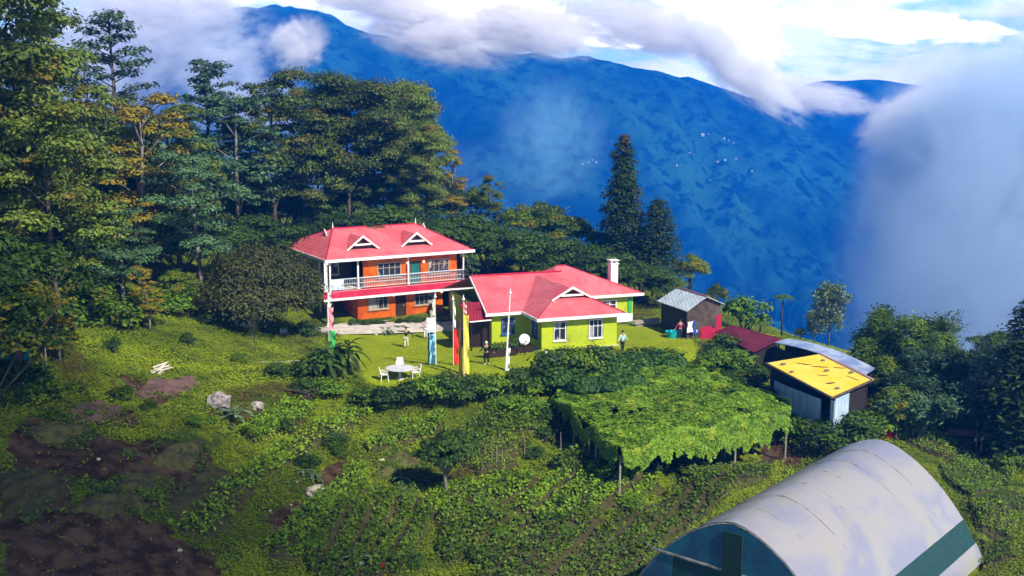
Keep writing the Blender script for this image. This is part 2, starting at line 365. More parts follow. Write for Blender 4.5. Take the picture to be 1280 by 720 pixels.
# a farther range, its own ridge behind the first
xs = np.arange(200, 2400, 14.0); ys = np.arange(1560, 2080, 20.0)
fr = [atY(a, b_, 1800) for a, b_ in [(500,150),(860,97),(940,120),(985,118),(1005,104),(1030,99),(1058,100),(1085,98),(1108,101),(1130,106),(1160,109),(1185,105),(1215,118),(1300,128),(1500,110),(1900,140)]]
X, Y = np.meshgrid(xs, ys, indexing='ij'); rz = np.interp(X, [p.x for p in fr], [p.z for p in fr]); t = np.clip(1 - np.abs(Y - 1800) / 280, 0, 1)
Z = -420 + (rz + 420) * t ** .9 + 90 * fbm(X, Y, 300, 5) * np.sin(t * PI) + 10 * fbm(X, Y, 90, 3)
i = np.arange(X.size).reshape(X.shape)
tag(qmesh('far_mountain', np.stack([X, Y, Z], -1).reshape(-1, 3), np.stack([i[:-1, :-1], i[1:, :-1], i[1:, 1:], i[:-1, 1:]], -1).reshape(-1, 4), mm, smooth=True), kind='structure')
# plain beyond, out to the horizon
tag(MB().add([(-9000, 1990, -415), (9000, 1990, -415), (9000, 12000, -415), (-9000, 12000, -415)], [(0, 1, 2, 3)]).build('valley_floor', mm), kind='structure')

# ---------------------------------------------------------------- haze in the air of the valley
hz = bpy.data.materials.new('haze'); hz.use_nodes = True; nt = hz.node_tree; nt.nodes.clear()
o_ = NN(nt, 'ShaderNodeOutputMaterial'); pv = NN(nt, 'ShaderNodeVolumePrincipled'); nt.links.new(pv.outputs[0], o_.inputs['Volume'])
pv.inputs['Color'].default_value = (0.004, 0.24, 1.0, 1); pv.inputs['Density'].default_value = 0.00056; pv.inputs['Anisotropy'].default_value = 0.0
hb = MB().box(-2600, 3200, -200, 2150, -560, 172).build('haze', hz); tag(hb, kind='stuff'); hb.display_type = 'WIRE'
# ---------------------------------------------------------------- clouds drifting in the valley: soft volumes at their own distance
def cloud(px, py, Y, rx, ry, rz_, dens, col=(.86, .88, 1), nscale=2.2, cut=.0, soft=.55, rot=0, seed=0, aniso=.2):
    m = bpy.data.materials.new('cloud_vapour'); m.use_nodes = True; nt = m.node_tree; nt.nodes.clear()
    o_ = NN(nt, 'ShaderNodeOutputMaterial'); pv = NN(nt, 'ShaderNodeVolumePrincipled'); nt.links.new(pv.outputs[0], o_.inputs['Volume'])
    pv.inputs['Color'].default_value = (*col, 1); pv.inputs['Anisotropy'].default_value = aniso
    tcn = NN(nt, 'ShaderNodeTexCoord'); ln = NN(nt, 'ShaderNodeVectorMath', operation='LENGTH'); nt.links.new(tcn.outputs['Object'], ln.inputs[0])
    mp = NN(nt, 'ShaderNodeMapping'); mp.inputs['Location'].default_value = (seed, seed * .7, seed * 1.3); nt.links.new(tcn.outputs['Object'], mp.inputs[0])
    n = NN(nt, 'ShaderNodeTexNoise', i_Scale=nscale, i_Detail=5, i_Roughness=.6, i_Distortion=.4); nt.links.new(mp.outputs[0], n.inputs['Vector'])
    nb = NN(nt, 'ShaderNodeTexNoise', i_Scale=nscale * 3.3, i_Detail=4, i_Roughness=.65, i_Distortion=.6); nt.links.new(mp.outputs[0], nb.inputs['Vector'])
    f = MATH(nt, 'MULTIPLY', MATH(nt, 'SUBTRACT', 1.0, ln.outputs['Value']), 1.3)
    f = MATH(nt, 'ADD', f, MATH(nt, 'MULTIPLY', MATH(nt, 'SUBTRACT', n.outputs['Fac'], .5 + cut), 4.0))
    f = MATH(nt, 'ADD', f, MATH(nt, 'MULTIPLY', MATH(nt, 'SUBTRACT', nb.outputs['Fac'], .5), 3.0))
    edge = RANGE(nt, ln.outputs['Value'], .60, .98, 1, 0)
    nt.links.new(MATH(nt, 'MULTIPLY', MATH(nt, 'MULTIPLY', RANGE(nt, f, .15, .15 + soft), edge), dens), pv.inputs['Density'])
    m.cycles.volume_step_rate = 0.45
    bm = MB(); prof = [(math.sin(PI * k / 10), -math.cos(PI * k / 10)) for k in range(11)]; bm.lathe(prof, n=20)
    o = bm.build('cloud', m); o.location = atY(px, py, Y); o.scale = (rx, ry, rz_); o.rotation_euler = (0, R(rot), 0)
    return tag(o, kind='stuff')
cloud(1330, 350, 420, 96, 45, 120, .10, (.72, .86, 1), 1.5, -.18, 1.2, seed=1, aniso=0)             # the fog bank filling the right of the valley
cloud(1215, 215, 450, 56, 40, 52, .09, (.78, .89, 1), 1.9, -.06, 1.0, seed=2, aniso=0)
cloud(1290, 120, 600, 90, 40, 34, .05, (.86, .90, 1), 1.9, -.02, 1.0, seed=22, aniso=0)
cloud(1140, 340, 470, 34, 28, 50, .035, (.62, .80, 1), 1.8, .0, 1.2, seed=23, aniso=0)
cloud(1148, 148, 500, 34, 26, 17, .16, (1, .98, 1), 1.9, .0, .6, rot=-20, seed=3, aniso=0)
cloud(560, 46, 560, 52, 30, 19, .15, (1, .98, 1), 2.6, -.01, .6, rot=9, seed=4, aniso=0)            # over the ridge
cloud(665, 36, 560, 42, 30, 16, .15, (1, .98, 1), 2.8, .0, .6, rot=15, seed=5, aniso=0)
cloud(470, -4, 560, 54, 30, 14, .12, (1, .98, 1), 2.2, .0, .6, rot=5, seed=15, aniso=0)
cloud(925, 85, 560, 50, 30, 15, .16, (1, .99, 1), 2.6, .02, .6, rot=38, seed=6, aniso=0)
cloud(1010, 118, 600, 46, 30, 11, .10, (1, .99, 1), 2.2, .0, .6, rot=12, seed=16, aniso=0)
cloud(810, 36, 600, 60, 30, 17, .10, (1, .98, 1), 2.2, -.02, .6, rot=10, seed=12, aniso=0)
cloud(372, 55, 560, 20, 18, 16, .16, (1, .98, 1), 1.7, -.02, .6, rot=-35, seed=7, aniso=0)
cloud(240, 62, 560, 56, 36, 36, .07, (.85, .9, 1), 2.4, .04, .8, seed=8, aniso=0)                    # thin wisps top left
cloud(190, 10, 560, 66, 36, 22, .09, (.97, .95, 1), 2.2, .0, .7, seed=13, aniso=0)
cloud(100, 80, 540, 60, 36, 44, .045, (.9, .92, 1), 2.0, .0, .8, seed=9, aniso=0)
cloud(300, 130, 560, 46, 30, 24, .05, (.8, .88, 1), 2.0, .0, .8, seed=19, aniso=0)
cloud(690, 175, 560, 36, 28, 40, .014, (.45, .85, 1), 1.8, -.03, .9, seed=11, aniso=0)                   # faint mist on the slope
cloud(330, 235, 165, 48, 14, 12, .012, (.55, .8, 1), 1.6, -.1, 1.0, seed=24, aniso=0)                    # thin mist behind the wood
k_ = 330 / sdir.z
o = cloud(640, 0, 100, 34, 26, 18, .06, (1, 1, 1), 1.5, -.15, .7, seed=21, aniso=0)           # unseen cloud added overhead only to shade the lower left slope
o.location = Vector((-25, 42, 0)) + sdir * k_; o.rotation_euler = (0, 0, -.3)
# white houses scattered over the far slope: a few pixels each
hm = M('far_house_wall', (.45, .46, .46), (.35, .36, .38)); hrm = M('far_house_roof', (.5, .5, .55), (.35, .3, .35))
def hitm(px, py):
    d = ray(px, py); ys = np.linspace(520, 1500, 1500); t = ys / d[1]; h = H(d[0] * t, ys); k = np.argmax(CZ + d[2] * t < h)
    return Vector((d[0] * t[k], ys[k], float(h[k])))
_hp = None
for k, (a, b_) in enumerate([(878,170),(886,168),(905,174),(911,176),(917,179),(897,203),(906,201),(920,199),(736,203),(741,201),(745,204),(728,206),(846,208),(862,192),(888,226),(770,222),(940,215)]):
    p = hitm(a, b_)
    if _hp is None:
        _hp = thing('house', 'tiny white house far off on the blue mountain slope', 'house', p, .3, 'tiny white houses on the far mountain slope')
        MB().box(-6, 6, -3.5, 3.5, -3, 5).build('wall', hm, _hp)
        MB().add([(-6.8,-4.4,4.6),(6.8,-4.4,4.6),(6.8,4.4,4.6),(-6.8,4.4,4.6),(-6.8,0,8),(6.8,0,8)], [(0,1,5,4),(2,3,4,5),(0,4,3),(1,2,5),(3,2,1,0)]).build('roof', hrm, _hp)
    else:
        o = copy_tree(_hp); o.location = p; o.rotation_euler.z = random.Random(k).uniform(-.6, .9); s = random.Random(k).uniform(.12, .26); o.scale = (s, s, s)
if _hp: _hp.scale = (.35, .35, .35)
# ================================================================ buildings
RED = M('red_tin_roof', (.78,.13,.155), (.86,.21,.235), 0.5, .42, waves=('X', 2.6, .8), spec=.5, rust=((.35,.09,.08), 1.3, .60))
SKIRT = M('crimson_tin_roof', (.50,.012,.05), (.62,.03,.09), 0.8, .4, waves=('X', 2.6, .8), spec=.5)
WHITE = M('white_paint', (.82,.80,.80), (.68,.66,.66), 2, .5)
ORANGE = M('orange_varnished_wood', (.84,.17,.003), (.55,.085,.003), 1.1, .45, waves=('X', 6, .5), spec=.4)
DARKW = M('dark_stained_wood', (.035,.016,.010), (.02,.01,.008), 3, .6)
GREENP = M('lime_green_plaster', (.42,.50,.012), (.34,.42,.012), .7, .8, rust=((.24,.27,.04), 1.2, .56))
TEAL = M('green_side_plaster', (.03,.35,.08), (.04,.28,.07), 1, .8)
GLASS = M('window_glass', (.02,.03,.05), (.30,.31,.34), 1.1, .12, lo=.52, hi=.60, spec=.7)
BLUEF = M('blue_window_paint', (.03,.07,.28), (.05,.12,.35), 2, .5)
CONC = M('pale_concrete', (.62,.56,.52), (.42,.38,.36), .9, .85, bump=.3)
STONE = M('grey_stone', (.30,.29,.28), (.14,.13,.12), 1.5, .9, bump=.8)
CREAM = M('cream_wall', (.40,.42,.24), (.32,.34,.2), 1, .8)
RAILM = M('pale_blue_rail_paint', (.55,.62,.72), (.45,.52,.62), 2, .5)
BLACKW = M('near_black_wall', (.012,.011,.012), (.02,.016,.014), 2, .8)  # plain near-black colour for the shed walls
def window(parent, u0, u1, z0, z1, v, frame, nx=3, ny=2, glass=None, face='front', name='window', fr=.09, arch=False):
    """window set on a wall: frame with bars, the panes a sub-part"""
    f = MB(); g = MB(); t = .07
    def bx(mb, a0, a1, d0, d1, c0, c1):
        if face == 'front': mb.box(a0, a1, v - d1, v - d0, c0, c1)
        elif face == 'left': mb.box(v - d1, v - d0, a0, a1, c0, c1)
        else: mb.box(v + d0, v + d1, a0, a1, c0, c1)
    bx(f, u0, u1, .0, t, z0, z0 + fr); bx(f, u0, u1, .0, t, z1 - fr, z1)
    for k in range(nx + 1):
        w = fr if k in (0, nx) else fr * .6; x = u0 + (u1 - u0 - fr) * k / nx + (fr - w) / 2
        bx(f, x, x + w, .003, t - .003, z0 + fr + .001, z1 - fr - .001)
    for k in range(1, ny):
        z = z0 + (z1 - z0) * k / ny * 1.25
        if z < z1 - .2: bx(f, u0 + fr, u1 - fr, .006, t - .012, z, z + fr * .5)
    fo = f.build(name, frame, parent); bx(g, u0 + .02, u1 - .02, .004, .03, z0 + .02, z1 - .02); g.build('pane', glass or GLASS, fo)
    sl = MB(); bx(sl, u0 - .06, u1 + .06, .0, .16, z0 - .07, z0 - .003); sl.build('sill', frame, fo)
    return fo
def door(parent, u0, u1, z0, z1, v, mat, frame):
    d = MB().box(u0 + .06, u1 - .06, v - .05, v - .003, z0, z1 - .06).build('door', mat, parent)
    MB().box(u0, u0 + .058, v - .09, v - .002, z0, z1).box(u1 - .058, u1, v - .09, v - .002, z0, z1).box(u0 + .06, u1 - .06, v - .09, v - .002, z1 - .055, z1).build('frame', frame, d)
    MB().lathe([(.0, -.03), (.035, -.03), (.035, .03), (0, .03)], (u1 - .2, v - .08, z0 + 1), 8).build('handle', WHITE, d)
    return d
def gablet(parent, u, v0, w, h, zb, depth, name='dormer', side=None):
    """a small gable standing out of the roof slope: roof, white bargeboards, dark louvre"""
    def P(a, b, z):
        if side is None: return (u + a, v0 + b, z)
        return (u + side * b, v0 + a, z)
    hw = w / 2
    r = MB(); o = -.25
    r.prism([P(-hw, o, zb), P(0, o, zb + h), P(0, depth, zb + h + .05), P(-hw, depth * .25, zb)], .05)
    r.prism([P(0.004, o, zb + h), P(hw, o, zb), P(hw, depth * .25, zb), P(0.004, depth, zb + h + .05)], .05)
    ro = r.build(name, RED, parent)
    b = MB(); e = .17
    for s in (-1, 1):
        b.add([P(s * (hw + .12), o - .02, zb - .12), P(0, o - .02, zb + h + .02), P(0, o - .02, zb + h + e + .05), P(s * (hw + .22), o - .02, zb - .03),
               P(s * (hw + .12), o - .09, zb - .12), P(0, o - .09, zb + h + .02), P(0, o - .09, zb + h + e + .05), P(s * (hw + .22), o - .09, zb - .03)],
              [(0,1,2,3),(7,6,5,4),(0,4,5,1),(1,5,6,2),(2,6,7,3),(3,7,4,0)])
    q = .42
    b.add([P(-hw * (1 - q), o - .03, zb + h * q - .12), P(hw * (1 - q), o - .03, zb + h * q - .12), P(hw * (1 - q), o - .03, zb + h * q + .04), P(-hw * (1 - q), o - .03, zb + h * q + .04)], [(0,1,2,3)])
    b.build('bargeboard', WHITE, ro)
    MB().add([P(-hw + .1, .02, zb - .05), P(hw - .1, .02, zb - .05), P(0, .02, zb + h - .08)], [(0, 1, 2)]).build('louvre', DARKW, ro)
    return ro
# ---- two-storey guesthouse
E = 5.75
O = at(407, 326, E); O.z = 0; a = R(29.5)
G = thing('guesthouse', 'two-storey orange guesthouse with red hipped roof, twin dormers and a white-railed balcony', 'house', O, a)
L_, D_ = 14.3, 12.4
rf = MB(); e0 = .0; zr = 7.75
r = [(0,0,E),(L_,0,E),(L_,D_,E),(0,D_,E)]; rl = (3.0, 6.2, zr); rr = (11.3, 6.2, zr)
hl = (1.9, 6.2, E + 1.05); # foot of the end gablets
rf.prism([r[0], r[1], rr, rl], .06); rf.prism([r[2], r[3], rl, rr], .06); rf.prism([r[3], r[0], rl], .06); rf.prism([r[1], r[2], rr], .06)
roof = rf.build('roof', RED, G)
MB().box(-.02, L_ + .02, -.10, -.02, E - .20, E + .05).box(-.02, L_ + .02, D_ + .02, D_ + .10, E - .2, E + .05).box(-.10, -.02, -.1, D_ + .1, E - .20, E + .05).box(L_ + .02, L_ + .10, -.1, D_ + .1, E - .2, E + .05).build('fascia', WHITE, roof)
MB().tube([rl, rr], .09, 6).tube([r[0], rl], .06, 5).tube([r[1], rr], .06, 5).tube([r[3], rl], .06, 5).build('ridge_cap', SKIRT, roof)
for p in (rl, rr): MB().tube([p, (p[0], p[1], p[2] + .35), (p[0], p[1], p[2] + .6)], [.07, .035, .01], 6).build('finial', WHITE, roof)
for u in (4.05, 9.25): gablet(G, u, 1.75, 2.7, .98, E + .62, 2.9)
gablet(G, 2.5, 6.2, 1.9, .75, E + 1.05, .9, name='end_gablet', side=1); gablet(G, 11.8, 6.2, 1.9, .75, E + 1.05, .9, name='end_gablet', side=-1)
MB().box(.25, L_ - .25, .1, D_ - .1, E - .16, E - .10).build('ceiling', CREAM, G)
# structure: slabs and walls
MB().box(-.3, L_ + .2, -.5, D_, -.6, .12).build('plinth', CONC, G)
MB().box(.3, L_ - .3, .3, D_ - .6, 2.72, 2.93).build('floor_slab', CONC, G)
wv = 0.45
def wall(x0, x1, y0, y1, z0, z1, m, n='wall'): return MB().box(x0, x1, y0, y1, z0, z1).build(n, m, G)
wall(3.0, 6.6, wv, wv + .15, .12, 2.715, ORANGE); wall(7.65, 11.3, wv, wv + .15, .12, 2.715, ORANGE)
wall(6.605, 7.645, wv + .02, wv + .17, 2.2, 2.71, ORANGE)
door(G, 6.62, 7.63, .13, 2.19, wv + .1, DARKW, DARKW)
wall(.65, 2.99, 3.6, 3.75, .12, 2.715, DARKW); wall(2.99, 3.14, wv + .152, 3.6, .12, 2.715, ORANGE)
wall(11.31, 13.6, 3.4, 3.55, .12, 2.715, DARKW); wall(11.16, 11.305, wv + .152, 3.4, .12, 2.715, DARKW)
wall(3.7, 8.2, wv + .25, wv + .4, 2.935, E - .17, ORANGE); wall(9.25, 12.9, wv + .25, wv + .4, 2.935, E - .17, ORANGE)
wall(8.205, 9.245, wv + .27, wv + .42, 5.0, E - .17, ORANGE); door(G, 8.22, 9.23, 2.94, 4.99, wv + .35, M('teal_door', (.01,.12,.11), None, 2, .5), DARKW)
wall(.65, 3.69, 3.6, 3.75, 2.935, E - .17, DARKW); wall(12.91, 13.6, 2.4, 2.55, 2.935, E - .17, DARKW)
wall(.5, .65, 3.2, D_ - .9, .12, 2.715, CREAM); wall(.5, .65, 3.2, D_ - .9, 2.935, E - .17, CREAM)
wall(13.6, 13.75, 2.4, D_ - .9, .12, 2.715, CREAM); wall(13.6, 13.75, 2.4, D_ - .9, 2.935, E - .17, CREAM)
wall(.65, 13.6, D_ - 1.05, D_ - .9, .12, E - .17, CREAM)
WF = M('pale_brown_window_frame', (.42,.30,.20), None, 3, .5)
window(G, 4.0, 5.9, 1.0, 2.35, wv, WF, 4, 2); window(G, 8.45, 10.35, 1.0, 2.35, wv, WF, 4, 2)
window(G, 5.0, 7.3, 3.75, 5.1, wv + .25, WF, 4, 2); window(G, 10.0, 12.1, 3.75, 5.1, wv + .25, WF, 4, 2)
window(G, 4.5, 5.9, 3.8, 5.0, .5, WF, 2, 2, face='left'); window(G, 7.6, 9.0, 3.8, 5.0, .5, WF, 2, 2, face='left'); window(G, 5.2, 6.6, 1.1, 2.3, .5, WF, 2, 2, face='left')
window(G, 1.1, 2.5, 3.9, 5.0, 3.6, CREAM, 2, 1); 
# balcony
sk = MB().add([(-.15,.42,2.98),(L_-.35,.42,2.98),(L_-.05,-.46,2.44),(-.45,-.46,2.44),(-.15,.42,2.93),(L_-.35,.42,2.93),(L_-.05,-.46,2.39),(-.45,-.46,2.39)],
              [(3,2,1,0),(4,5,6,7),(0,1,5,4),(1,2,6,5),(2,3,7,6),(3,0,4,7)]).build('skirt_roof', SKIRT, G)
MB().box(-.47, L_ - .03, -.55, -.47, 2.28, 2.48).build('fascia', WHITE, sk)
sk2 = MB().prism([(-.15,.43,2.97),(-.45,-.45,2.43),(-.75,9,2.33),(-.02,9,2.97)][::-1], .04).build('skirt_roof', SKIRT, G)
rl_ = MB()
for z, s in ((3.95, .035), (3.1, .025), (3.5, .02)): rl_.box(.42, L_ - .62, .53 - s, .53 + s, z - s, z + s); rl_.box(.45 - s, .45 + s, .57, 3.1, z - s, z + s)
for k in range(84): x = .55 + k * .158; rl_.box(x, x + .022, .52, .54, 3.11, 3.93)
for k in range(16): y = .65 + k * .158; rl_.box(.44, .46, y, y + .022, 3.11, 3.93)
rl_.build('balcony_railing', RAILM, G)
MB().box(.62, 1.75, .44, .49, 3.05, 3.9).build('railing_cloth', M('white_blue_cloth', (.75,.8,.9), (.25,.35,.75), 3, .9), G)
def post(x, y, z0, z1, m=WHITE, w=.09, n='post'): return MB().box(x - w, x + w, y - w, y + w, z0, z1).box(x - w * 1.4, x + w * 1.4, y - w * 1.4, y + w * 1.4, z0, z0 + .18).build(n, m, G)
for x in (.47, 3.1, 7.9, L_ - .85): post(x, .47 if x > 1 else .34, 2.99, E - .17, WHITE, .065)
for x, w in ((.1, .14),): post(x, -.1, .12, 2.28, WHITE, w)
post(-.05, .1, 2.99, E - .17, WHITE, .11)
post(11.9, .1, .12, 2.7, M('red_brown_post', (.28,.05,.03), None, 2, .6), .12)
post(.35, 4.5, .12, 2.3, CREAM, .1)
lampm = bpy.data.materials.new('lit_lamp_glass'); lampm.use_nodes = True
lampm.node_tree.nodes['Principled BSDF'].inputs['Emission Color'].default_value = (1, .75, .4, 1); lampm.node_tree.nodes['Principled BSDF'].inputs['Emission Strength'].default_value = 1.2
lampm.node_tree.nodes['Principled BSDF'].inputs['Base Color'].default_value = (.9, .85, .75, 1)
for x, y, z in ((8.05, wv, 2.25), (6.4, wv, 2.2), (7.9, wv + .25, 4.95), (9.5, wv + .25, 4.95), (11.15, wv, 2.1)):
    w = MB().box(x - .05, x + .05, y - .16, y - .003, z + .1, z + .14).build('wall_lamp', DARKW, G); MB().lathe([(.0, -.13), (.09, -.11), (.11, 0), (.07, .09), (0, .1)], (x, y - .14, z), 8).build('lamp_shade', lampm, w)
# porch step, kerb and concrete apron in front
MB().box(6.2, 8.0, -1.3, -.52, -.2, .06).build('step', CONC, G)
ap = thing('stone_ledge', 'pale concrete ledge edging the flower bed left of the guesthouse', 'ledge', at(392, 414, 0)); MB().box(-1.6, 1.5, -.2, .25, -.4, .28).build('slab', CONC, ap)
tag(MB().prism([at(415,414,.035), at(560,410,.035), at(615,408,.035), at(602,396,.035), at(560,388,.035), at(400,402,.035)], .3).build('paved_terrace', CONC), kind='structure')

# ---- lime green bungalow
O = at(672, 399.5, 2.7); O.z = 0; ab = R(19.6)
B = thing('bungalow', 'lime green bungalow with pink-red hipped roof, front wing and white chimney', 'house', O, ab)
bz = 2.7
r = MB()
# left block: gable end on the left, its ridge running right
r.prism([(-3.0,3.4,bz),(6.8,3.4,bz),(6.8,10.4,4.6),(-2.1,10.4,4.6)], .06)
r.prism([(-2.1,10.4,4.6),(6.8,10.4,4.6),(6.8,16.4,bz),(-3.0,16.4,bz)], .06)
# right block: hipped to a higher peak
pk = (7.0, 11.5, 4.98); pk2 = (6.2, 11.5, 4.98)
r.prism([(3.2,8.0,bz+.05),(12.9,8.0,bz),(pk),(pk2)], .06); r.prism([(12.9,8,bz),(12.9,15.4,bz),pk], .06); r.prism([(12.9,15.4,bz),(2.6,15.4,bz+.05),pk2,pk], .06); r.prism([(2.6,15.4,bz+.05),(3.2,8.0,bz+.05),pk2], .06)
# front wing, hipped at the front with a gablet
fz = 4.45
r.prism([(0,0,bz),(7.5,0,bz),(3.75,4.1,fz)], .06); r.prism([(0,8,bz),(0,0,bz),(3.75,4.1,fz),(3.75,10.5,fz+.1)], .06); r.prism([(7.5,0,bz),(7.5,8.5,bz),(3.75,10.5,fz+.1),(3.75,4.1,fz)], .06)
br = r.build('roof', RED, B)
MB().box(-.02,7.52,-.09,-.01,bz-.19,bz+.05).box(-.09,-.01,-.09,3.3,bz-.19,bz+.05).box(-3.1,-.09,3.31,3.39,bz-.19,bz+.05).box(7.51,7.59,-.09,7.9,bz-.19,bz+.05).box(7.6,12.95,7.91,7.99,bz-.19,bz+.05).box(12.91,12.99,7.9,15.4,bz-.19,bz+.05).build('fascia', WHITE, br)
MB().add([(-3.08,3.3,bz-.15),(-2.2,10.4,4.42),(-2.2,10.4,4.64),(-3.08,3.3,bz+.07),(-3.0,3.3,bz-.15),(-2.12,10.4,4.42),(-2.12,10.4,4.64),(-3.0,3.3,bz+.07)], [(0,1,2,3),(7,6,5,4),(3,2,6,7),(4,5,1,0)]).build('bargeboard', WHITE, br)
MB().tube([(-2.1,10.4,4.66),(6.2,10.4,4.66)],.08,6).tube([pk2,pk],.08,6).tube([pk,(12.9,8,bz+.04)],.05,5).tube([(3.75,4.1,fz+.03),(0,0,bz+.04)],.05,5).tube([(3.75,4.1,fz+.03),(7.5,0,bz+.04)],.05,5).build('ridge_cap', SKIRT, br)
gablet(B, 3.85, 2.55, 3.3, .78, 3.72, 3.0, name='gablet')
def bw(x0, x1, y0, y1, m=GREENP, z0=-.4, z1=bz - .08, n='wall'): return MB().box(x0, x1, y0, y1, z0, z1).build(n, m, B)
bw(.55, 1.5, .55, .7); bw(2.65, 4.5, .55, .7); bw(5.75, 6.95, .55, .7)
bw(1.5, 2.65, .56, .69, z1=.75); bw(1.5, 2.65, .56, .69, z0=2.35); bw(4.5, 5.75, .56, .69, z1=.75); bw(4.5, 5.75, .56, .69, z0=2.35)
bw(.55, .7, .705, 3.9); bw(6.8, 6.95, .705, 8.5); bw(-2.4, .7, 3.905, 4.05); bw(-2.4, -2.25, 4.06, 15.6); bw(6.96, 12.2, 8.5, 8.65); bw(12.05, 12.2, 8.66, 14.8, TEAL); bw(-2.24, 12.04, 15.45, 15.6)
MB().box(11.7, 12.05, 8.42, 8.49, -.4, bz - .1).build('corner_pilaster', TEAL, B)
MB().box(.4, 7.1, .4, 8, -.6, .1).build('plinth', CONC, B)
WFW = WHITE
window(B, 1.55, 2.6, .78, 2.3, .62, WFW, 2, 2, fr=.07); window(B, 4.55, 5.7, .78, 2.3, .62, WFW, 3, 2, fr=.07)
window(B, -1.6, -.5, .9, 2.2, 3.9, BLUEF, 2, 2); window(B, 1.4, 2.6, .9, 2.2, .55, BLUEF, 2, 2, face='left'); window(B, 8.6, 10.6, 1.0, 2.2, 8.5, WFW, 3, 2)
MB().box(7.3, 12.1, 8.3, 8.48, .2, .9).build('verandah_wall', WHITE, B)
c = B.matrix_basis
inv = __import__('mathutils').Matrix.Rotation(-ab, 3, 'Z')
cl = inv @ (at(766, 347, 3.7) - O)
ch = MB().box(cl.x-.34,cl.x+.34,cl.y-.34,cl.y+.34,3.0,4.95).box(cl.x-.42,cl.x+.42,cl.y-.42,cl.y+.42,4.951,5.05).box(cl.x-.3,cl.x-.15,cl.y-.3,cl.y+.3,5.051,5.25).box(cl.x+.15,cl.x+.3,cl.y-.3,cl.y+.3,5.051,5.25).box(cl.x-.44,cl.x+.44,cl.y-.44,cl.y+.44,5.251,5.33).build('chimney', WHITE, B)
pass
# ---- lean-to between the two houses
p = at(587, 402.5, 2.2); q = at(614, 400, 2.2); p2 = at(574, 378.5, 3.3); q2 = at(606, 377, 3.3)
LT = thing('lean_to', 'small lean-to with steep maroon tin roof against the bungalow', 'shed', (p + q) / 2 * 1.0); LT.location.z = 0
o = LT.location
def rel(v): return tuple(v - Vector(o))
MB().prism([rel(p), rel(q), rel(q2), rel(p2)], .05).build('roof', M('maroon_tin', (.33,.025,.05), (.25,.02,.04), 1, .5, waves=('X', 2.6, .8)), LT)
MB().tube([rel(p), rel(q)], .06, 4).build('gutter', WHITE, LT)
for s in (.08, .92):
    x = p.lerp(q, s); MB().tube([(x.x - o.x, x.y - o.y + .2, -.2), (x.x - o.x, x.y - o.y + .2, 2.2)], .07, 5).build('post', DARKW, LT)
MB().box(-1.2, 1.2, 1.3, 1.4, -.3, 2.9).build('wall', DARKW, LT)
ft = thing('pipe_fence', 'dark netting fence with one pale slanting pipe beneath the maroon lean-to', 'fence', at(600, 420, 0))
MB().box(-1.1, 1.2, .0, .05, -.1, 1.1).build('netting', M('dark_netting', (.015,.045,.035), (.03,.06,.05), 8, .9), ft)
MB().tube([(-1.0, -.12, .55), (1.2, -.12, 1.15)], .05, 5).build('pipe', RAILM, ft)
for x in (-1.1, 0, 1.2): MB().tube([(x, -.04, -.2), (x, -.04, 1.25)], .04, 5).build('post', DARKW, ft)

# ---- sheds stepping down the spur
def shed(name, label, rpoly, mat, wall_m, zg, th=.06, cat='shed', wmat2=None, inset=.25, posts=False, front_open=False):
    """mono-pitch shed: rpoly = four roof corners (front-left, front-right, back-right, back-left)"""
    c_ = sum(rpoly, Vector()) / 4; t = thing(name, label, cat, (c_.x, c_.y, zg)); o = Vector((c_.x, c_.y, zg))
    rp = [v - o for v in rpoly]; MB().prism([tuple(v) for v in rp], th).build('roof', mat, t)
    cc = sum(rp, Vector()) / 4; w = [v + (cc - v) * inset * .45 for v in rp]
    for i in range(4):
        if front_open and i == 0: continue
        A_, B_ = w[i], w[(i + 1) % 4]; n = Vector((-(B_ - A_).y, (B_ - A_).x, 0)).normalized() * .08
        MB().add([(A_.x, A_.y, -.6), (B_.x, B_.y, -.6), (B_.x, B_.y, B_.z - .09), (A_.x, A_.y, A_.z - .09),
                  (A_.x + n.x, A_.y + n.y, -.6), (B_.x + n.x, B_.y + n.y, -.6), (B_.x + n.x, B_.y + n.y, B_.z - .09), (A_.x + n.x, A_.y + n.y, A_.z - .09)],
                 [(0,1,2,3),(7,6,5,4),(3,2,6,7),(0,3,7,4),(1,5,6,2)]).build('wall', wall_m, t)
    if posts:
        for v in w: MB().tube([(v.x, v.y, -.6), (v.x, v.y, v.z - .08)], .07, 6).build('post', DARKW, t)
    return t, o, w
TIN = M('rusty_silver_tin', (.70,.80,.90), (.55,.66,.78), 1.2, .45, metal=.0, waves=('X', 3, .8), rust=((.30,.10,.07), .9, .53))
PLANK = M('weathered_planks', (.12,.085,.07), (.06,.04,.035), 2, .85, waves=('X', 4, 1.0), bump=.5)
REDW = M('crimson_sheet', (.42,.008,.05), (.30,.01,.04), 2, .6)
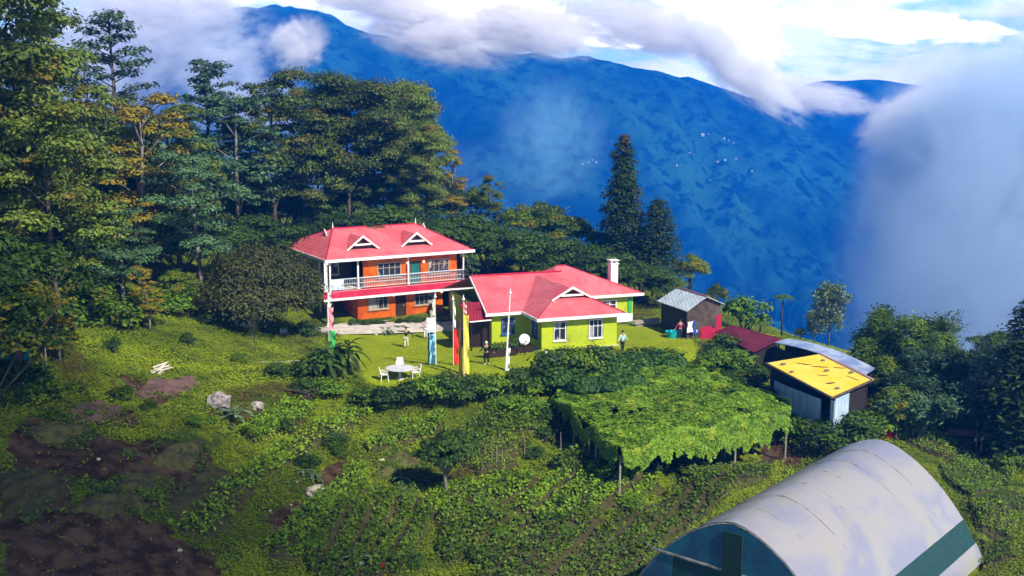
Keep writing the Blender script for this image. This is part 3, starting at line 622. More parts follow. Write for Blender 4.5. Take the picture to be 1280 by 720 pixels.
# tin shed, ridge pointing to the viewer
f1, f2 = at(821,376,2.3), at(859,389,2.3); r1, r2 = at(847,359.5,3.5), at(884,370.5,3.5)
b1 = r1 + (r1 - f1); b1.z = 2.3; b2 = at(906,380,2.6)
c_ = (f1 + f2 + b1 + b2) / 4; TS = thing('tin_shed', 'wooden shed with gabled silver tin roof streaked with rust', 'shed', (c_.x, c_.y, -.2)); o = Vector((c_.x, c_.y, -.2))
MB().prism([tuple(v - o) for v in (f1, f2, r2, r1)], .05).prism([tuple(v - o) for v in (r1, r2, b2, b1)], .05).build('roof', TIN, TS)
MB().tube([tuple(r1 - o), tuple(r2 - o)], .07, 5).build('ridge_cap', M('rust', (.22,.07,.05), (.35,.2,.2), 2, .8), TS)
k = .12; fi2 = f2.lerp(r2, k).lerp(f1, .08); bi2 = b2.lerp(r2, k).lerp(b1, .08); fi1 = f1.lerp(r1, k).lerp(f2, .08); bi1 = b1.lerp(r1, k).lerp(b2, .08); ri2 = r2.lerp(r1, .08)
def vw(*pts, th=(0, .07, 0)):
    P_ = [Vector(p_) - o for p_ in pts]; n = len(P_); t = Vector(th)
    return MB().add([tuple(p_) for p_ in P_] + [tuple(p_ + t) for p_ in P_], [tuple(range(n)), tuple(range(2*n-1, n-1, -1))] + [(i, i+n, (i+1)%n+n, (i+1)%n) for i in range(n)])
g0 = lambda v: Vector((v.x, v.y, -.6))
vw(g0(fi2), g0(bi2), bi2 - Vector((0,0,.08)), ri2 - Vector((0,0,.08)), fi2 - Vector((0,0,.08))).build('wall', PLANK, TS)
vw(g0(fi1), g0(fi2), fi2 - Vector((0,0,.08)), fi1 - Vector((0,0,.08)), th=(.07, 0, 0)).build('wall', BLACKW, TS)
vw(g0(bi2), g0(bi1), bi1 - Vector((0,0,.08)), bi2 - Vector((0,0,.08)), th=(-.07, 0, 0)).build('wall', PLANK, TS)
mid = g0(fi2).lerp(g0(bi2), .42); m2 = g0(bi2)
vw(mid + Vector((0,-.1,0)), m2 + Vector((.1,-.1,0)), m2 + Vector((.1,-.1,2.35)), mid + Vector((0,-.1,2.1)), th=(0, .04, 0)).build('red_panel', REDW, TS)
# maroon shed
MAR = M('maroon_shed_tin', (.20,.022,.05), (.13,.02,.04), .9, .55, waves=('X', 3, .7), rust=((.28,.2,.18), 1.5, .66))
shed('maroon_shed', 'low shed with faded maroon tin roof below the tin shed', [at(893,415,.7), at(942,440,.5), at(977,423,1.3), at(914,406,1.4)], MAR, BLACKW, -1.6)
# long bowed silver roof behind the yellow one
CT = thing('curved_roof_shed', 'dark open shed with long bowed silver roof behind the yellow roof', 'shed', at(1030, 462, -2.2)); o = CT.location
fa, fb, ba, bb = at(968,428,1.15), at(1082,468,.6), at(985,423,1.3), at(1094,460,.7)
vs = []; n = 9
for i in range(n):
    t = i / (n - 1); s = math.sin(t * PI) * .35
    for A_, B_ in ((fa, fb), (ba, bb)):
        v = A_.lerp(B_, t) - Vector(o); v.z += s; vs.append(tuple(v))
nv = len(vs); MB().add(vs + [(x, y, z - .06) for x, y, z in vs], [(2*i, 2*i+2, 2*i+3, 2*i+1) for i in range(n-1)] + [(nv+2*i+1, nv+2*i+3, nv+2*i+2, nv+2*i) for i in range(n-1)] + [(2*i, nv+2*i, nv+2*i+2, 2*i+2) for i in range(n-1)]).build('roof', M('silver_blue_sheet', (.42,.50,.66), (.20,.27,.48), .8, .35, metal=.2), CT)
for t in (.05, .35, .65, .95):
    for A_, B_ in ((fa, fb), (ba, bb)):
        v = A_.lerp(B_, t) - Vector(o); MB().tube([(v.x, v.y, -.8), (v.x, v.y, v.z - .02)], .07, 5).build('post', DARKW, CT)
va, vb = fa.lerp(ba, .8) - Vector(o), fb.lerp(bb, .8) - Vector(o)
MB().add([(va.x, va.y, -.8), (vb.x, vb.y, -.8), (vb.x, vb.y, vb.z - .1), (va.x, va.y, va.z - .1)], [(0, 1, 2, 3)]).build('wall', BLACKW, CT)
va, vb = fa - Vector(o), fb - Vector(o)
MB().add([(va.x, va.y, -.8), (vb.x, vb.y, -.8), (vb.x, vb.y, vb.z - .5), (va.x, va.y, va.z - .3)], [(0, 1, 2, 3)]).build('wall', BLACKW, CT)
# yellow roofed shed
YEL = M('yellow_sheet', (.88,.56,.03), (.86,.64,.10), .6, .6, rust=((.50,.28,.03), 1.1, .60), waves=('X', 1.2, .08))
BLUS = M('pale_blue_sheet', (.55,.68,.82), (.38,.52,.72), 1.2, .5, waves=('X', 3, .8))
yf1, yf2, yb2, yb1 = at(957,454,.6), at(1040,497.5,.2), at(1091,475,.95), at(1025,442.5,1.25)
YS, o, w = shed('yellow_roof_shed', 'shed with bright yellow sheet roof and pale blue corrugated front', [yf1, yf2, yb2, yb1], YEL, BLACKW, -2.6, posts=True, front_open=True)
pl = MB()     # worn edge planks and dark scratches lying on the roof
MB().tube([tuple(yf1 - o), tuple(yf2 - o)], .09, 5).build('eave_pole', PLANK, YS)
MB().tube([tuple(yf2 - o + Vector((0,0,-.02))), tuple(yb2 - o + Vector((0,0,-.02)))], .09, 5).build('eave_pole', PLANK, YS)
MB().tube([tuple(yb2 - o), tuple(yb1 - o)], .1, 5).build('ridge_pole', M('pink_faded_sheet', (.65,.4,.38), None, 2, .7), YS)
def onroof(s, t, up=.03): a_ = yf1.lerp(yf2, s); b_ = yb1.lerp(yb2, s); v = a_.lerp(b_, t) - o; v.z += up; return tuple(v)
pl = MB()
for s0, t0, s1, t1, w_ in ((.14,.42,.27,.58,.05),(.30,.55,.42,.74,.05),(.45,.8,.55,.95,.04),(.52,.38,.60,.52,.035),(.74,.28,.78,.42,.08),(.72,.75,.92,.8,.025)): pl.tube([onroof(s0,t0), onroof((s0+s1)/2+.01,(t0+t1)/2), onroof(s1,t1)], [w_*.5,w_,w_*.4], 4)
pl.build('roof_batten', PLANK, YS)
zf = -.6
def panel(s0, s1, top0, top1, d=.35, nm='front_panel', m=BLUS):
    a_, b_ = yf1.lerp(yf2, s0) - o, yf1.lerp(yf2, s1) - o; n_ = Vector((-(yf2-yf1).y, (yf2-yf1).x, 0)).normalized() * d
    a_ += n_; b_ += n_
    return MB().add([(a_.x,a_.y,zf),(b_.x,b_.y,zf),(b_.x,b_.y,b_.z-top1),(a_.x,a_.y,a_.z-top0),(a_.x+.04,a_.y+.05,zf),(b_.x+.04,b_.y+.05,zf),(b_.x+.04,b_.y+.05,b_.z-top1),(a_.x+.04,a_.y+.05,a_.z-top0)], [(0,1,2,3),(7,6,5,4),(3,2,6,7),(0,3,7,4),(1,5,6,2)]).build(nm, m, YS)
panel(.04, .38, 1.15, 1.0, .4); panel(.36, .80, .95, .65, .3)
panel(.95, 1.0, .3, .25, .2); 
a_, b_ = yf2.lerp(yb2, .08) - o, yf2.lerp(yb2, .42) - o
MB().add([(a_.x,a_.y-.05,-.6),(b_.x,b_.y-.05,-.6),(b_.x,b_.y-.05,b_.z-.15),(a_.x,a_.y-.05,a_.z-.15)], [(0,1,2,3)]).build('end_panel', BLUS, YS)

# ---- polytunnel greenhouse, bottom right
PF = bpy.data.materials.new('greenhouse_film'); PF.use_nodes = True; nt = PF.node_tree; nt.nodes.clear()
o_ = NN(nt, 'ShaderNodeOutputMaterial'); p_ = NN(nt, 'ShaderNodeBsdfPrincipled', i_Roughness=.28); p_.inputs['Specular IOR Level'].default_value = .6
tcn = NN(nt, 'ShaderNodeTexCoord'); n = NN(nt, 'ShaderNodeTexNoise', i_Scale=.28, i_Detail=3, i_Distortion=.8); nt.links.new(tcn.outputs['Object'], n.inputs['Vector'])
n2_ = NN(nt, 'ShaderNodeTexNoise', i_Scale=.5, i_Detail=6, i_Distortion=.5); nt.links.new(tcn.outputs['Object'], n2_.inputs['Vector'])
cc = MIX(nt, RANGE(nt, n.outputs['Fac'], .4, .62), (.50,.48,.52), (.38,.39,.54)); cc = MIX(nt, RANGE(nt, n2_.outputs['Fac'], .5, .7), cc, (.50,.48,.46))
nt.links.new(cc, p_.inputs['Base Color'])
tr = NN(nt, 'ShaderNodeBsdfTranslucent'); nt.links.new(cc, tr.inputs[0]); tp = NN(nt, 'ShaderNodeBsdfTransparent')
m1 = NN(nt, 'ShaderNodeMixShader', i_0=.3); nt.links.new(p_.outputs[0], m1.inputs[1]); nt.links.new(tr.outputs[0], m1.inputs[2])
m2_ = NN(nt, 'ShaderNodeMixShader', i_0=.20); nt.links.new(m1.outputs[0], m2_.inputs[1]); nt.links.new(tp.outputs[0], m2_.inputs[2]); nt.links.new(m2_.outputs[0], o_.inputs[0])
bp = NN(nt, 'ShaderNodeBump', i_Strength=.35, i_Distance=.08); nt.links.new(n2_.outputs['Fac'], bp.inputs['Height']); nt.links.new(bp.outputs[0], p_.inputs['Normal'])
g0_, g1_ = at(918, 653, .0), at(1101, 548.5, .0); g0_.z = g1_.z = -5.7
ax = (g1_ - g0_); GL = ax.length; ga = math.atan2(ax.y, ax.x)
GH = thing('greenhouse', 'large milky plastic polytunnel greenhouse with dark open front at the bottom right', 'greenhouse', g0_, ga)
def gprof(s, w=6.1, h=5.7):
    if True: t = abs(s); return (w * s * (1 + .18 * (1 - t)), h * (1 - t ** 1.55) ** .92)
#      # s in -1..1 across; gothic arch
    t = abs(s); return (math.copysign(w * math.sin(t * PI / 2) ** .95, s) if t > 0 else 0, h * (math.cos(t * PI / 2) ** .78) * 1.0)
N1 = 28; N2 = 24
def gsheet(s0, s1, x0, x1, off=0.0, n1=N1, n2=N2, sag=.12):
    V = []; Q = []
    for i in range(n1 + 1):
        s = s0 + (s1 - s0) * i / n1; y, z = gprof(s)
        for j in range(n2 + 1):
            x = x0 + (x1 - x0) * j / n2; k = 1 + (off - sag * abs(math.sin(x / 1.9 * PI / 1)) * (1 - abs(s))) / 6
            V.append((x, y * k, z * k))
    for i in range(n1):
        for j in range(n2): b_ = i * (n2 + 1) + j; Q.append((b_, b_ + 1, b_ + n2 + 2, b_ + n2 + 1))
    return V, Q
V, Q = gsheet(-.77, 1, 0, GL); fl = qmesh('film_cover', V, Q, PF, GH, smooth=True)
NET = M('dark_teal_net', (.006,.035,.04), (.01,.05,.05), 4, .7)
V, Q = gsheet(-.91, -.77, 0.05, GL - .05); qmesh('side_net', V, Q, NET, GH, smooth=True)
V, Q = gsheet(-1, -.91, 0, GL); qmesh('side_skirt', V, Q, PF, GH, smooth=True)
for k in range(8):
    x = .04 + (GL - .08) * k / 7; pts = [(x, gprof(-1 + 2 * i / 20)[0] * .985, gprof(-1 + 2 * i / 20)[1] * .985) for i in range(21)]
    MB().tube(pts, .045, 5).build('hoop', STONE, GH)
def gend(x, lo, hi, m, nm, zlow=0, zhigh=99, d=.03):
    vs = []; ss = [lo + (hi - lo) * i / 14 for i in range(15)]
    for s in ss: y, z = gprof(s); z = max(min(z * .98, zhigh), zlow); vs += [(x, y * .98, zlow), (x, y * .98, z)]
    return MB().add(vs, [(2*i, 2*i+2, 2*i+3, 2*i+1) for i in range(14)]).build(nm, m, GH)
gend(GL - .05, -1, 1, PF, 'end_wall')
TF = M('teal_end_film', (.01,.10,.18), (.012,.05,.13), .8, .35, spec=.6)
gend(-.02, -1, 1, TF, 'front_film', 3.3); gend(.0, -1, -.5, TF, 'front_film', 0, 3.28); gend(.0, .5, 1, TF, 'front_film', 0, 3.28); gend(.02, -.5, .5, NET, 'dark_interior_sheet', 0, 3.25)  # dark sheet added across the open front, standing in for the unlit inside
MB().box(-.12, .12, -.5, .5, 0, 5.2).build('rolled_curtain', M('dark_green_curtain', (.006,.03,.022), None, 2, .8), GH)
MB().box(-.08, .0, -4.4, 4.4, 3.2, 3.30).build('door_beam', STONE, GH)
tag(MB().prism([(g0_.x - 1, g0_.y - 8, -5.62), (g0_.x + 6, g0_.y - 6, -5.62), (g1_.x + 3, g1_.y - 3, -5.62), (g1_.x - 3, g1_.y + 3, -5.62), (g0_.x - 5, g0_.y + 4, -5.62)], .4).build('greenhouse_soil', M('dark_soil', (.05,.025,.02), None, 2, .95)), kind='structure')

# tomato-like rows inside, dimly seen through the plastic
rg = np.random.RandomState(31); P = []
for yr in (-4.3, -2.6, -.9, .9, 2.6, 4.3):
    k = 2600; P.append(np.c_[rg.uniform(.8, GL - .8, k), yr + rg.normal(size=k) * .32, .1 + rg.rand(k) * (1.9 if abs(yr) < 4 else 1.5)])
P = np.concatenate(P); n_ = len(P); V = (P[:, None, :] + rg.normal(size=(n_, 4, 3)) * .09).reshape(-1, 3)
tag(qmesh('crop_rows', V, np.arange(4 * n_).reshape(n_, 4), M('greenhouse_crop', (.03,.09,.012), (.05,.13,.02), 2, .8), GH), kind='stuff')

for s_, t_, r__ in ((.12,.2,.16),(.33,.12,.13),(.5,.62,.15),(.7,.9,.14),(.9,.3,.13),(.22,.85,.12)):
    v = yf1.lerp(yf2, s_).lerp(yb1.lerp(yb2, s_), t_); mb = MB().lathe([(0,-.5),(.7,-.45),(1,0),(.75,.5),(0,.62)], n=7); mb.v = [(a*r__*1.3, b*r__, c*r__) for a, b, c in mb.v]
    q = mb.build('roof_stone', STONE); q.location = (v.x, v.y, v.z + r__ * .5); tag(q, 'grey stone weighing down the yellow sheet roof', 'stone', 'stones weighing down the yellow roof')
# ================================================================ plants
rs = np.random.RandomState(11)
def unit(n, rg):
    v = rg.normal(size=(n, 3)); return v / np.linalg.norm(v, axis=1)[:, None]
def leafquads(P, N, size, rg, aspect=.55, jit=.5, fold=0.0):
    """one four-cornered leaf at each point P, facing roughly N"""
    n = len(P); N = N + unit(n, rg) * jit; N /= np.linalg.norm(N, axis=1)[:, None]
    A = np.cross(N, unit(n, rg)); A /= np.linalg.norm(A, axis=1)[:, None] + 1e-9; Bv = np.cross(N, A)
    s = (size * (.6 + .8 * rg.rand(n)))[:, None]
    V = np.stack([P - A * s * .5, P - Bv * s * aspect * .5 + N * s * fold, P + A * s * .5, P + Bv * s * aspect * .5 + N * s * fold], 1).reshape(-1, 3)
    Q = np.arange(4 * n).reshape(n, 4); var = np.repeat(rg.rand(n), 4); return V, Q, var
def clumps(cs, rg, per=60, size=.3, flat=.65, up=.5, shell=.55, aspect=.55):
    P = []; N = []
    for (x, y, z, r) in cs:
        k = max(6, int(per * r * r)); d = unit(k, rg); d[:, 2] = np.where(d[:, 2] < -.2, -d[:, 2] * .6, d[:, 2])
        rad = r * (shell + (1 - shell) * rg.rand(k) ** .6) * (1 + .25 * rg.normal(size=k) * .6)
        p = d * rad[:, None]; p[:, 2] *= flat; P.append(p + (x, y, z)); N.append(d + (0, 0, up))
    P = np.concatenate(P); N = np.concatenate(N); return leafquads(P, N, size, rg, aspect)
def assemble(name, label, cat, trunk_mb, crown, bark, leafm, crownname='crown', extra=None, group=None):
    t = thing(name, label, cat, group=group)
    if trunk_mb and trunk_mb.v: trunk_mb.build('trunk' if crownname == 'crown' else 'stem', bark, t, smooth=True)
    V, Q, var = crown; qmesh(crownname, V, Q, leafm, t, var=var); return t
BARK = M('bark', (.09,.07,.055), (.04,.032,.026), 2, .9, bump=.6); PALEBARK = M('pale_bark', (.20,.19,.16), (.12,.11,.09), 2, .9, bump=.4)
L_BROWN = LEAF('leaves_olive_brown', (.020,.040,.006), (.17,.24,.03), warm=(.16,.12,.015), warm_lo=.62)
L_DARK = LEAF('leaves_dark', (.009,.028,.004), (.075,.15,.014))
L_TEAL = LEAF('leaves_blue_green', (.018,.050,.022), (.11,.22,.085))
L_YEL = LEAF('leaves_golden', (.10,.09,.008), (.34,.26,.012), warm=(.26,.20,.01), rnd=.1)
L_GREEN = LEAF('leaves_green', (.016,.048,.003), (.15,.24,.010), warm=(.22,.20,.010), warm_lo=.6)
L_BRIGHT = LEAF('leaves_bright', (.04,.11,.005), (.17,.29,.012), rnd=.2)
L_VINE = LEAF('leaves_vine', (.05,.13,.006), (.24,.40,.020), warm=(.28,.36,.025), warm_lo=.63, rnd=.0, scale=.7)
L_PALE = LEAF('leaves_grey_green', (.04,.08,.035), (.23,.31,.18), rnd=.15)
L_CYP = LEAF('leaves_cypress', (.008,.024,.005), (.045,.085,.012), rnd=.1, warm=(.07,.05,.012), warm_lo=.6)

def tall_tree(seed, h=17, spread=4.6, tiers=18, base=.30, per=165, size=.32, leafm=None, bark=None, top_flat=True, name='forest_tree', trunks=1):
    rg = np.random.RandomState(seed); tb = MB(); cs = []
    lean = rg.normal(size=2) * .5
    def tp(f): return Vector((lean[0] * f * f + .25 * math.sin(f * 5 + seed), lean[1] * f * f, h * f))
    tb.tube([tp(i / 8) for i in range(9)], [.26 * (1 - .85 * i / 8) * h / 17 + .02 for i in range(9)], 7)
    for k in range(tiers):
        f = base + (.97 - base) * (k + rg.rand() * .8) / tiers; a_ = k * 2.4 + rg.rand(); g = (f - base) / (1 - base)
        rr = spread * (math.sin(min(1, .28 + g * .95) * PI * .72) ** .8) * (.55 + .5 * rg.rand())
        if top_flat and g > .75: rr *= .8
        p0 = tp(f - .08); p1 = tp(f) + Vector((math.cos(a_) * rr, math.sin(a_) * rr, .6 + rg.rand() * .8)); pm = p0.lerp(p1, .5) + Vector((0, 0, .25))
        tb.tube([p0, pm, p1], [.085, .055, .02], 5)
        r = (1.25 + .9 * rg.rand()) * spread / 4.6
        cs.append((p1.x, p1.y, p1.z, r))
        for j in range(3):
            q = p0.lerp(p1, .45 + .5 * rg.rand()) + Vector((rg.normal() * .8, rg.normal() * .8, .3 + .5 * rg.normal())); cs.append((q.x, q.y, q.z, r * (.45 + .4 * rg.rand())))
    p = tp(1); cs.append((p.x, p.y, p.z - .3, 1.3 * spread / 4.6))
    return tb, clumps(cs, rg, per, size, flat=.6, up=.6)
def dense_tree(seed, h=8, w=3.4, n=44, per=190, size=.28, stem=.12):
    rg = np.random.RandomState(seed); tb = MB(); cs = []
    tb.tube([(0, 0, -.3), (.1, .05, h * stem), (0, .1, h * .7)], [.24 * h / 8, .18 * h / 8, .06], 7)
    for k in range(n):
        d = unit(1, rg)[0]; d[2] = abs(d[2]) * 1.1 - .25; q = .62 + .3 * rg.rand()
        c_ = (d[0] * w * q, d[1] * w * q, h * (.5 + stem * .5) + d[2] * h * (.5 - stem * .4) * q, (.75 + .55 * rg.rand()) * w / 3.4); cs.append(c_)
        if k % 3 == 0: tb.tube([(0, .05, h * stem), (c_[0] * .5, c_[1] * .5, (h * stem + c_[2]) * .5), c_[:3]], [.07, .05, .02], 5)
    cs.append((0, 0, h * .6, w * .62)); return tb, clumps(cs, rg, per, size, flat=.8, up=.4)
def column_tree(seed, h=13, w=1.9, per=300, size=.30, blunt=.25):
    rg = np.random.RandomState(seed); tb = MB().tube([(0, 0, -.3), (0, 0, h * .95)], [.25, .03], 7); cs = []
    for k in range(70):
        f = .04 + .96 * (k + rg.rand()) / 70; rr = w * (min(1, f / .22)) ** .5 * (1 - f ** 1.7) ** .75 + blunt * .3; a_ = k * 2.4
        q = rr * (.35 + .45 * rg.rand()); cs.append((math.cos(a_) * q, math.sin(a_) * q, h * f * .98, .35 + rr * .36))
        if k % 7 == 0: tb.tube([(0, 0, h * f - .3), (math.cos(a_) * q, math.sin(a_) * q, h * f)], [.04, .015], 4)
    return tb, clumps(cs, rg, per, size, flat=1.15, up=.7, aspect=.4)
def pine_tree(seed, h=12, w=3.3, size=.28, per=200):
    rg = np.random.RandomState(seed); tb = MB().tube([(0, 0, -.3), (.15, 0, h * .5), (0, 0, h)], [.2, .13, .03], 7); cs = []
    n = 40
    for k in range(n):
        f = .22 + .78 * k / n; rr = w * (1 - f) ** .75 * (.65 + .6 * rg.rand()) + .35; a_ = k * 2.4 + rg.rand()
        p1 = Vector((math.cos(a_) * rr, math.sin(a_) * rr, h * f + .35)); tb.tube([(0.05, 0, h * f - .2), p1], [.05, .015], 4)
        for j in range(3): q = Vector((0, 0, h * f)).lerp(p1, .5 + .25 * j); cs.append((q.x, q.y, q.z, .55 + .25 * rg.rand()))
    return tb, clumps(cs, rg, per, size, flat=.55, up=.7)
def bush(seed, h=1.5, w=1.1, n=14, per=260, size=.17):
    rg = np.random.RandomState(seed); tb = MB(); cs = []
    for k in range(n):
        d = unit(1, rg)[0]; d[2] = abs(d[2]); c_ = (d[0] * w * .6, d[1] * w * .6, .25 * h + d[2] * h * .55, .42 * w * (.7 + .6 * rg.rand())); cs.append(c_)
        if k % 3 == 0: tb.tube([(0, 0, -.2), c_[:3]], [.04, .015], 4)
    cs.append((0, 0, h * .4, w * .5)); return tb, clumps(cs, rg, per / (w * w) * 2.0, size, flat=.85, up=.5)
def blade_strip(p0, d, ln, w, droop, segs=5, rg=None):
    """one long arching leaf: list of quads along its length"""
    V = []; Q = []; side = Vector((-d[1], d[0], 0)); side = side.normalized() if side.length > .01 else Vector((1, 0, 0)); p = Vector(p0); v = Vector(d).normalized()
    for i in range(segs + 1):
        t = i / segs; ww = w * (math.sin(PI * min(.97, .12 + t * .86)) ** .7) * .5
        V += [p - side * ww, p + Vector((0, 0, -ww * .35)) * 0, p + side * ww]
        v = (v + Vector((0, 0, -droop / segs))).normalized(); p = p + v * (ln / segs)
    for i in range(segs): b_ = 3 * i; Q += [(b_, b_ + 1, b_ + 4, b_ + 3), (b_ + 1, b_ + 2, b_ + 5, b_ + 4)]
    return V, Q
def merge(parts):
    VV = []; QQ = []; b_ = 0
    for V, Q in parts: VV += [tuple(v) for v in V]; QQ += [tuple(i + b_ for i in q) for q in Q]; b_ += len(V)
    return VV, QQ
def banana(seed, h=3.4, n=14, ln=2.2, w=.5, stems=3):
    rg = np.random.RandomState(seed); tb = MB(); parts = []
    for s in range(stems):
        a0 = s * 2.1; bx_, by_ = math.cos(a0) * .5 * (stems > 1), math.sin(a0) * .5 * (stems > 1); hh = h * (1 - .18 * s)
        tb.tube([(bx_, by_, -.2), (bx_ * 1.3, by_ * 1.3, hh * .6)], [.14, .08], 6)
        for k in range(n):
            a_ = k * 2.4 + rg.rand(); e = .25 + .9 * (k / n); d = (math.cos(a_), math.sin(a_), e)
            parts.append(blade_strip((bx_ * 1.3, by_ * 1.3, hh * (.35 + .3 * k / n)), d, ln * (.75 + .4 * rg.rand()), w, 1.5))
    V, Q = merge(parts); return tb, (V, Q, np.repeat(rg.rand(len(V) // 3), 3)[:len(V)])
def fern_tree(seed, h=4.5, n=16, ln=1.9):
    rg = np.random.RandomState(seed); tb = MB().tube([(0, 0, -.3), (.08, 0, h * .5), (0, 0, h)], [.14, .10, .09], 6); P = []; N = []; S = []
    for k in range(n):
        a_ = k * 2.4; v = Vector((math.cos(a_), math.sin(a_), .9)).normalized(); p = Vector((0, 0, h))
        for i in range(12):
            sd = Vector((-math.sin(a_), math.cos(a_), 0)); wl = .34 * math.sin(PI * (i + 1) / 13) + .04
            for s in (-1, 1): P.append(p + sd * s * wl * .6); N.append((0, 0, 1)); S.append(wl)
            v = (v + Vector((0, 0, -.16))).normalized(); p = p + v * ln / 12
    P = np.array([tuple(p) for p in P]); return tb, leafquads(P, np.array(N, float), np.array(S) * 1.5, rg, .5, .25)
def bamboo(seed, h=7, n=26, spread=2.4):
    rg = np.random.RandomState(seed); tb = MB(); P = []; N = []
    for k in range(n):
        a_ = rg.rand() * 2 * PI; ln = rg.rand(); b0 = Vector((math.cos(a_) * .6 * rg.rand(), math.sin(a_) * .6 * rg.rand(), -.2)); o_ = Vector((math.cos(a_), math.sin(a_), 0)) * spread * (.3 + ln)
        hh = h * (.6 + .4 * rg.rand()); pts = [b0, b0 + o_ * .12 + Vector((0, 0, hh * .4)), b0 + o_ * .4 + Vector((0, 0, hh * .8)), b0 + o_ * .85 + Vector((0, 0, hh * .98)), b0 + o_ * 1.15 + Vector((0, 0, hh * .88))]
        tb.tube(pts, [.05, .045, .03, .02, .008], 5)
        for j in range(420):
            t = .25 + .75 * rg.rand() ** .7; i = min(3, int(t * 4)); q = pts[i].lerp(pts[i + 1], t * 4 - i); P.append(tuple(q + Vector(rg.normal(size=3) * (.28, .28, .26)))); N.append((math.cos(a_) * .4, math.sin(a_) * .4, .8))
    return tb, leafquads(np.array(P), np.array(N), .34, rg, .28, .6)
def airy_tree(seed, h=6, w=2.2, n=46, leaves=9, size=.26):
    rg = np.random.RandomState(seed); tb = MB().tube([(0, 0, -.3), (.1, 0, h * .5), (-.1, 0, h * .9)], [.12, .08, .03], 6); P = []
    for k in range(n):
        f = .3 + .68 * k / n; a_ = k * 2.4; rr = w * math.sin(PI * min(.95, f * .9)) * (.4 + .7 * rg.rand()); p1 = Vector((math.cos(a_) * rr, math.sin(a_) * rr, h * f + rr * .5))
        tb.tube([(0, 0, h * f - .3), Vector((0, 0, h * f)).lerp(p1, .5) + Vector((0, 0, -.1)), p1], [.03, .02, .008], 4)
        for j in range(leaves): P.append(tuple(Vector((0, 0, h * f)).lerp(p1, .55 + .5 * rg.rand()) + Vector(rg.normal(size=3) * .22)))
    return tb, leafquads(np.array(P), np.tile((0, 0, 1.), (len(P), 1)), size, rg, .6, .9)
# kinds: built once, the first placed is the original, the rest are copies
KIND = {}
def kind(key, name, cat, tb, crown, bark, leafm, cn='crown', h=1):
    KIND[key] = dict(name=name, cat=cat, tb=tb, crown=crown, bark=bark, leafm=leafm, cn=cn, h=h, src=None)
for s in range(3):
    kind('brown%d' % s, 'forest_tree', 'tree', *tall_tree(20 + s, 17, 4.6, 15 + s), BARK, L_BROWN, h=17.5)
    kind('dark%d' % s, 'forest_tree', 'tree', *dense_tree(30 + s, 8, 3.4, 34), BARK, L_DARK, h=8)
for s in range(2):
    kind('green%d' % s, 'broadleaf_tree', 'tree', *dense_tree(40 + s, 8, 3.4, 30), BARK, L_GREEN, h=8)
    kind('teal%d' % s, 'forest_tree', 'tree', *tall_tree(50 + s, 16, 4.2, 13, .3), PALEBARK, L_TEAL, h=16.5)
    kind('bushd%d' % s, 'bush', 'bush', *bush(60 + s), BARK, L_GREEN, 'foliage', h=1.5)
    kind('bushb%d' % s, 'bush', 'bush', *bush(70 + s, n=10), BARK, L_BRIGHT, 'foliage', h=1.5)
    kind('bushk%d' % s, 'bush', 'bush', *bush(80 + s, n=14), BARK, L_DARK, 'foliage', h=1.5)
kind('wide', 'forest_tree', 'tree', *tall_tree(91, 18, 6.5, 30, .42, 190, .32), BARK, L_BROWN, h=18.5)
kind('gold', 'golden_tree', 'tree', *tall_tree(92, 12, 2.6, 14, .15, 230, .26), PALEBARK, L_YEL, h=12.5)
kind('pine', 'pine_tree', 'tree', *pine_tree(93, 12, 4.4, .26, 110), BARK, LEAF('leaves_pine', (.02,.05,.03), (.11,.18,.09)), h=12.3)
kind('cyp', 'cypress_tree', 'tree', *column_tree(94), BARK, L_CYP, h=13.3)
kind('cyp2', 'conifer_tree', 'tree', *column_tree(95, 8, 1.5, 230, .26, .5), BARK, L_CYP, h=8.2)
kind('bamboo', 'bamboo_clump', 'bamboo', *bamboo(96), M('bamboo_stem', (.10,.14,.03), None, 2, .6), LEAF('leaves_bamboo', (.03,.08,.005), (.24,.34,.014)), h=7)
kind('bamboob', 'bamboo_clump', 'bamboo', *bamboo(97, 5, 30, 1.8), M('bamboo_stem', (.1,.14,.03)), L_TEAL, h=5)
kind('fern', 'tree_fern', 'tree', *fern_tree(98), BARK, L_BRIGHT, h=5.2)
kind('airy', 'slender_tree', 'tree', *airy_tree(99), BARK, L_DARK, h=6.5)
kind('pale', 'slender_tree', 'tree', *airy_tree(100, 6, 2.4, 60, 60, .28), PALEBARK, L_PALE, h=6.6)
kind('paled', 'broadleaf_tree', 'tree', *dense_tree(101, 6, 2.6, 34, 330, .17), PALEBARK, L_PALE, h=6)
kind('banana', 'banana_plant', 'plant', *banana(102), M('banana_stem', (.08,.10,.03)), L_DARK, 'leaves', h=3.4)
kind('bananab', 'leafy_plant', 'plant', *banana(103, 1.2, 12, 1.1, .22, 2), M('banana_stem', (.08,.10,.03)), L_PALE, 'leaves', h=1.2)
kind('dome', 'domed_tree', 'tree', *bush(104, 6.6, 5.0, 46, 2600, .24), BARK, LEAF('leaves_dome', (.012,.018,.004), (.11,.125,.030), rnd=0), h=6.4)
kind('lolly', 'clipped_tree', 'tree', *dense_tree(105, 2.6, .95, 40, 2600, .12, .42), PALEBARK, L_DARK, h=2.6)
rnd = random.Random(4)
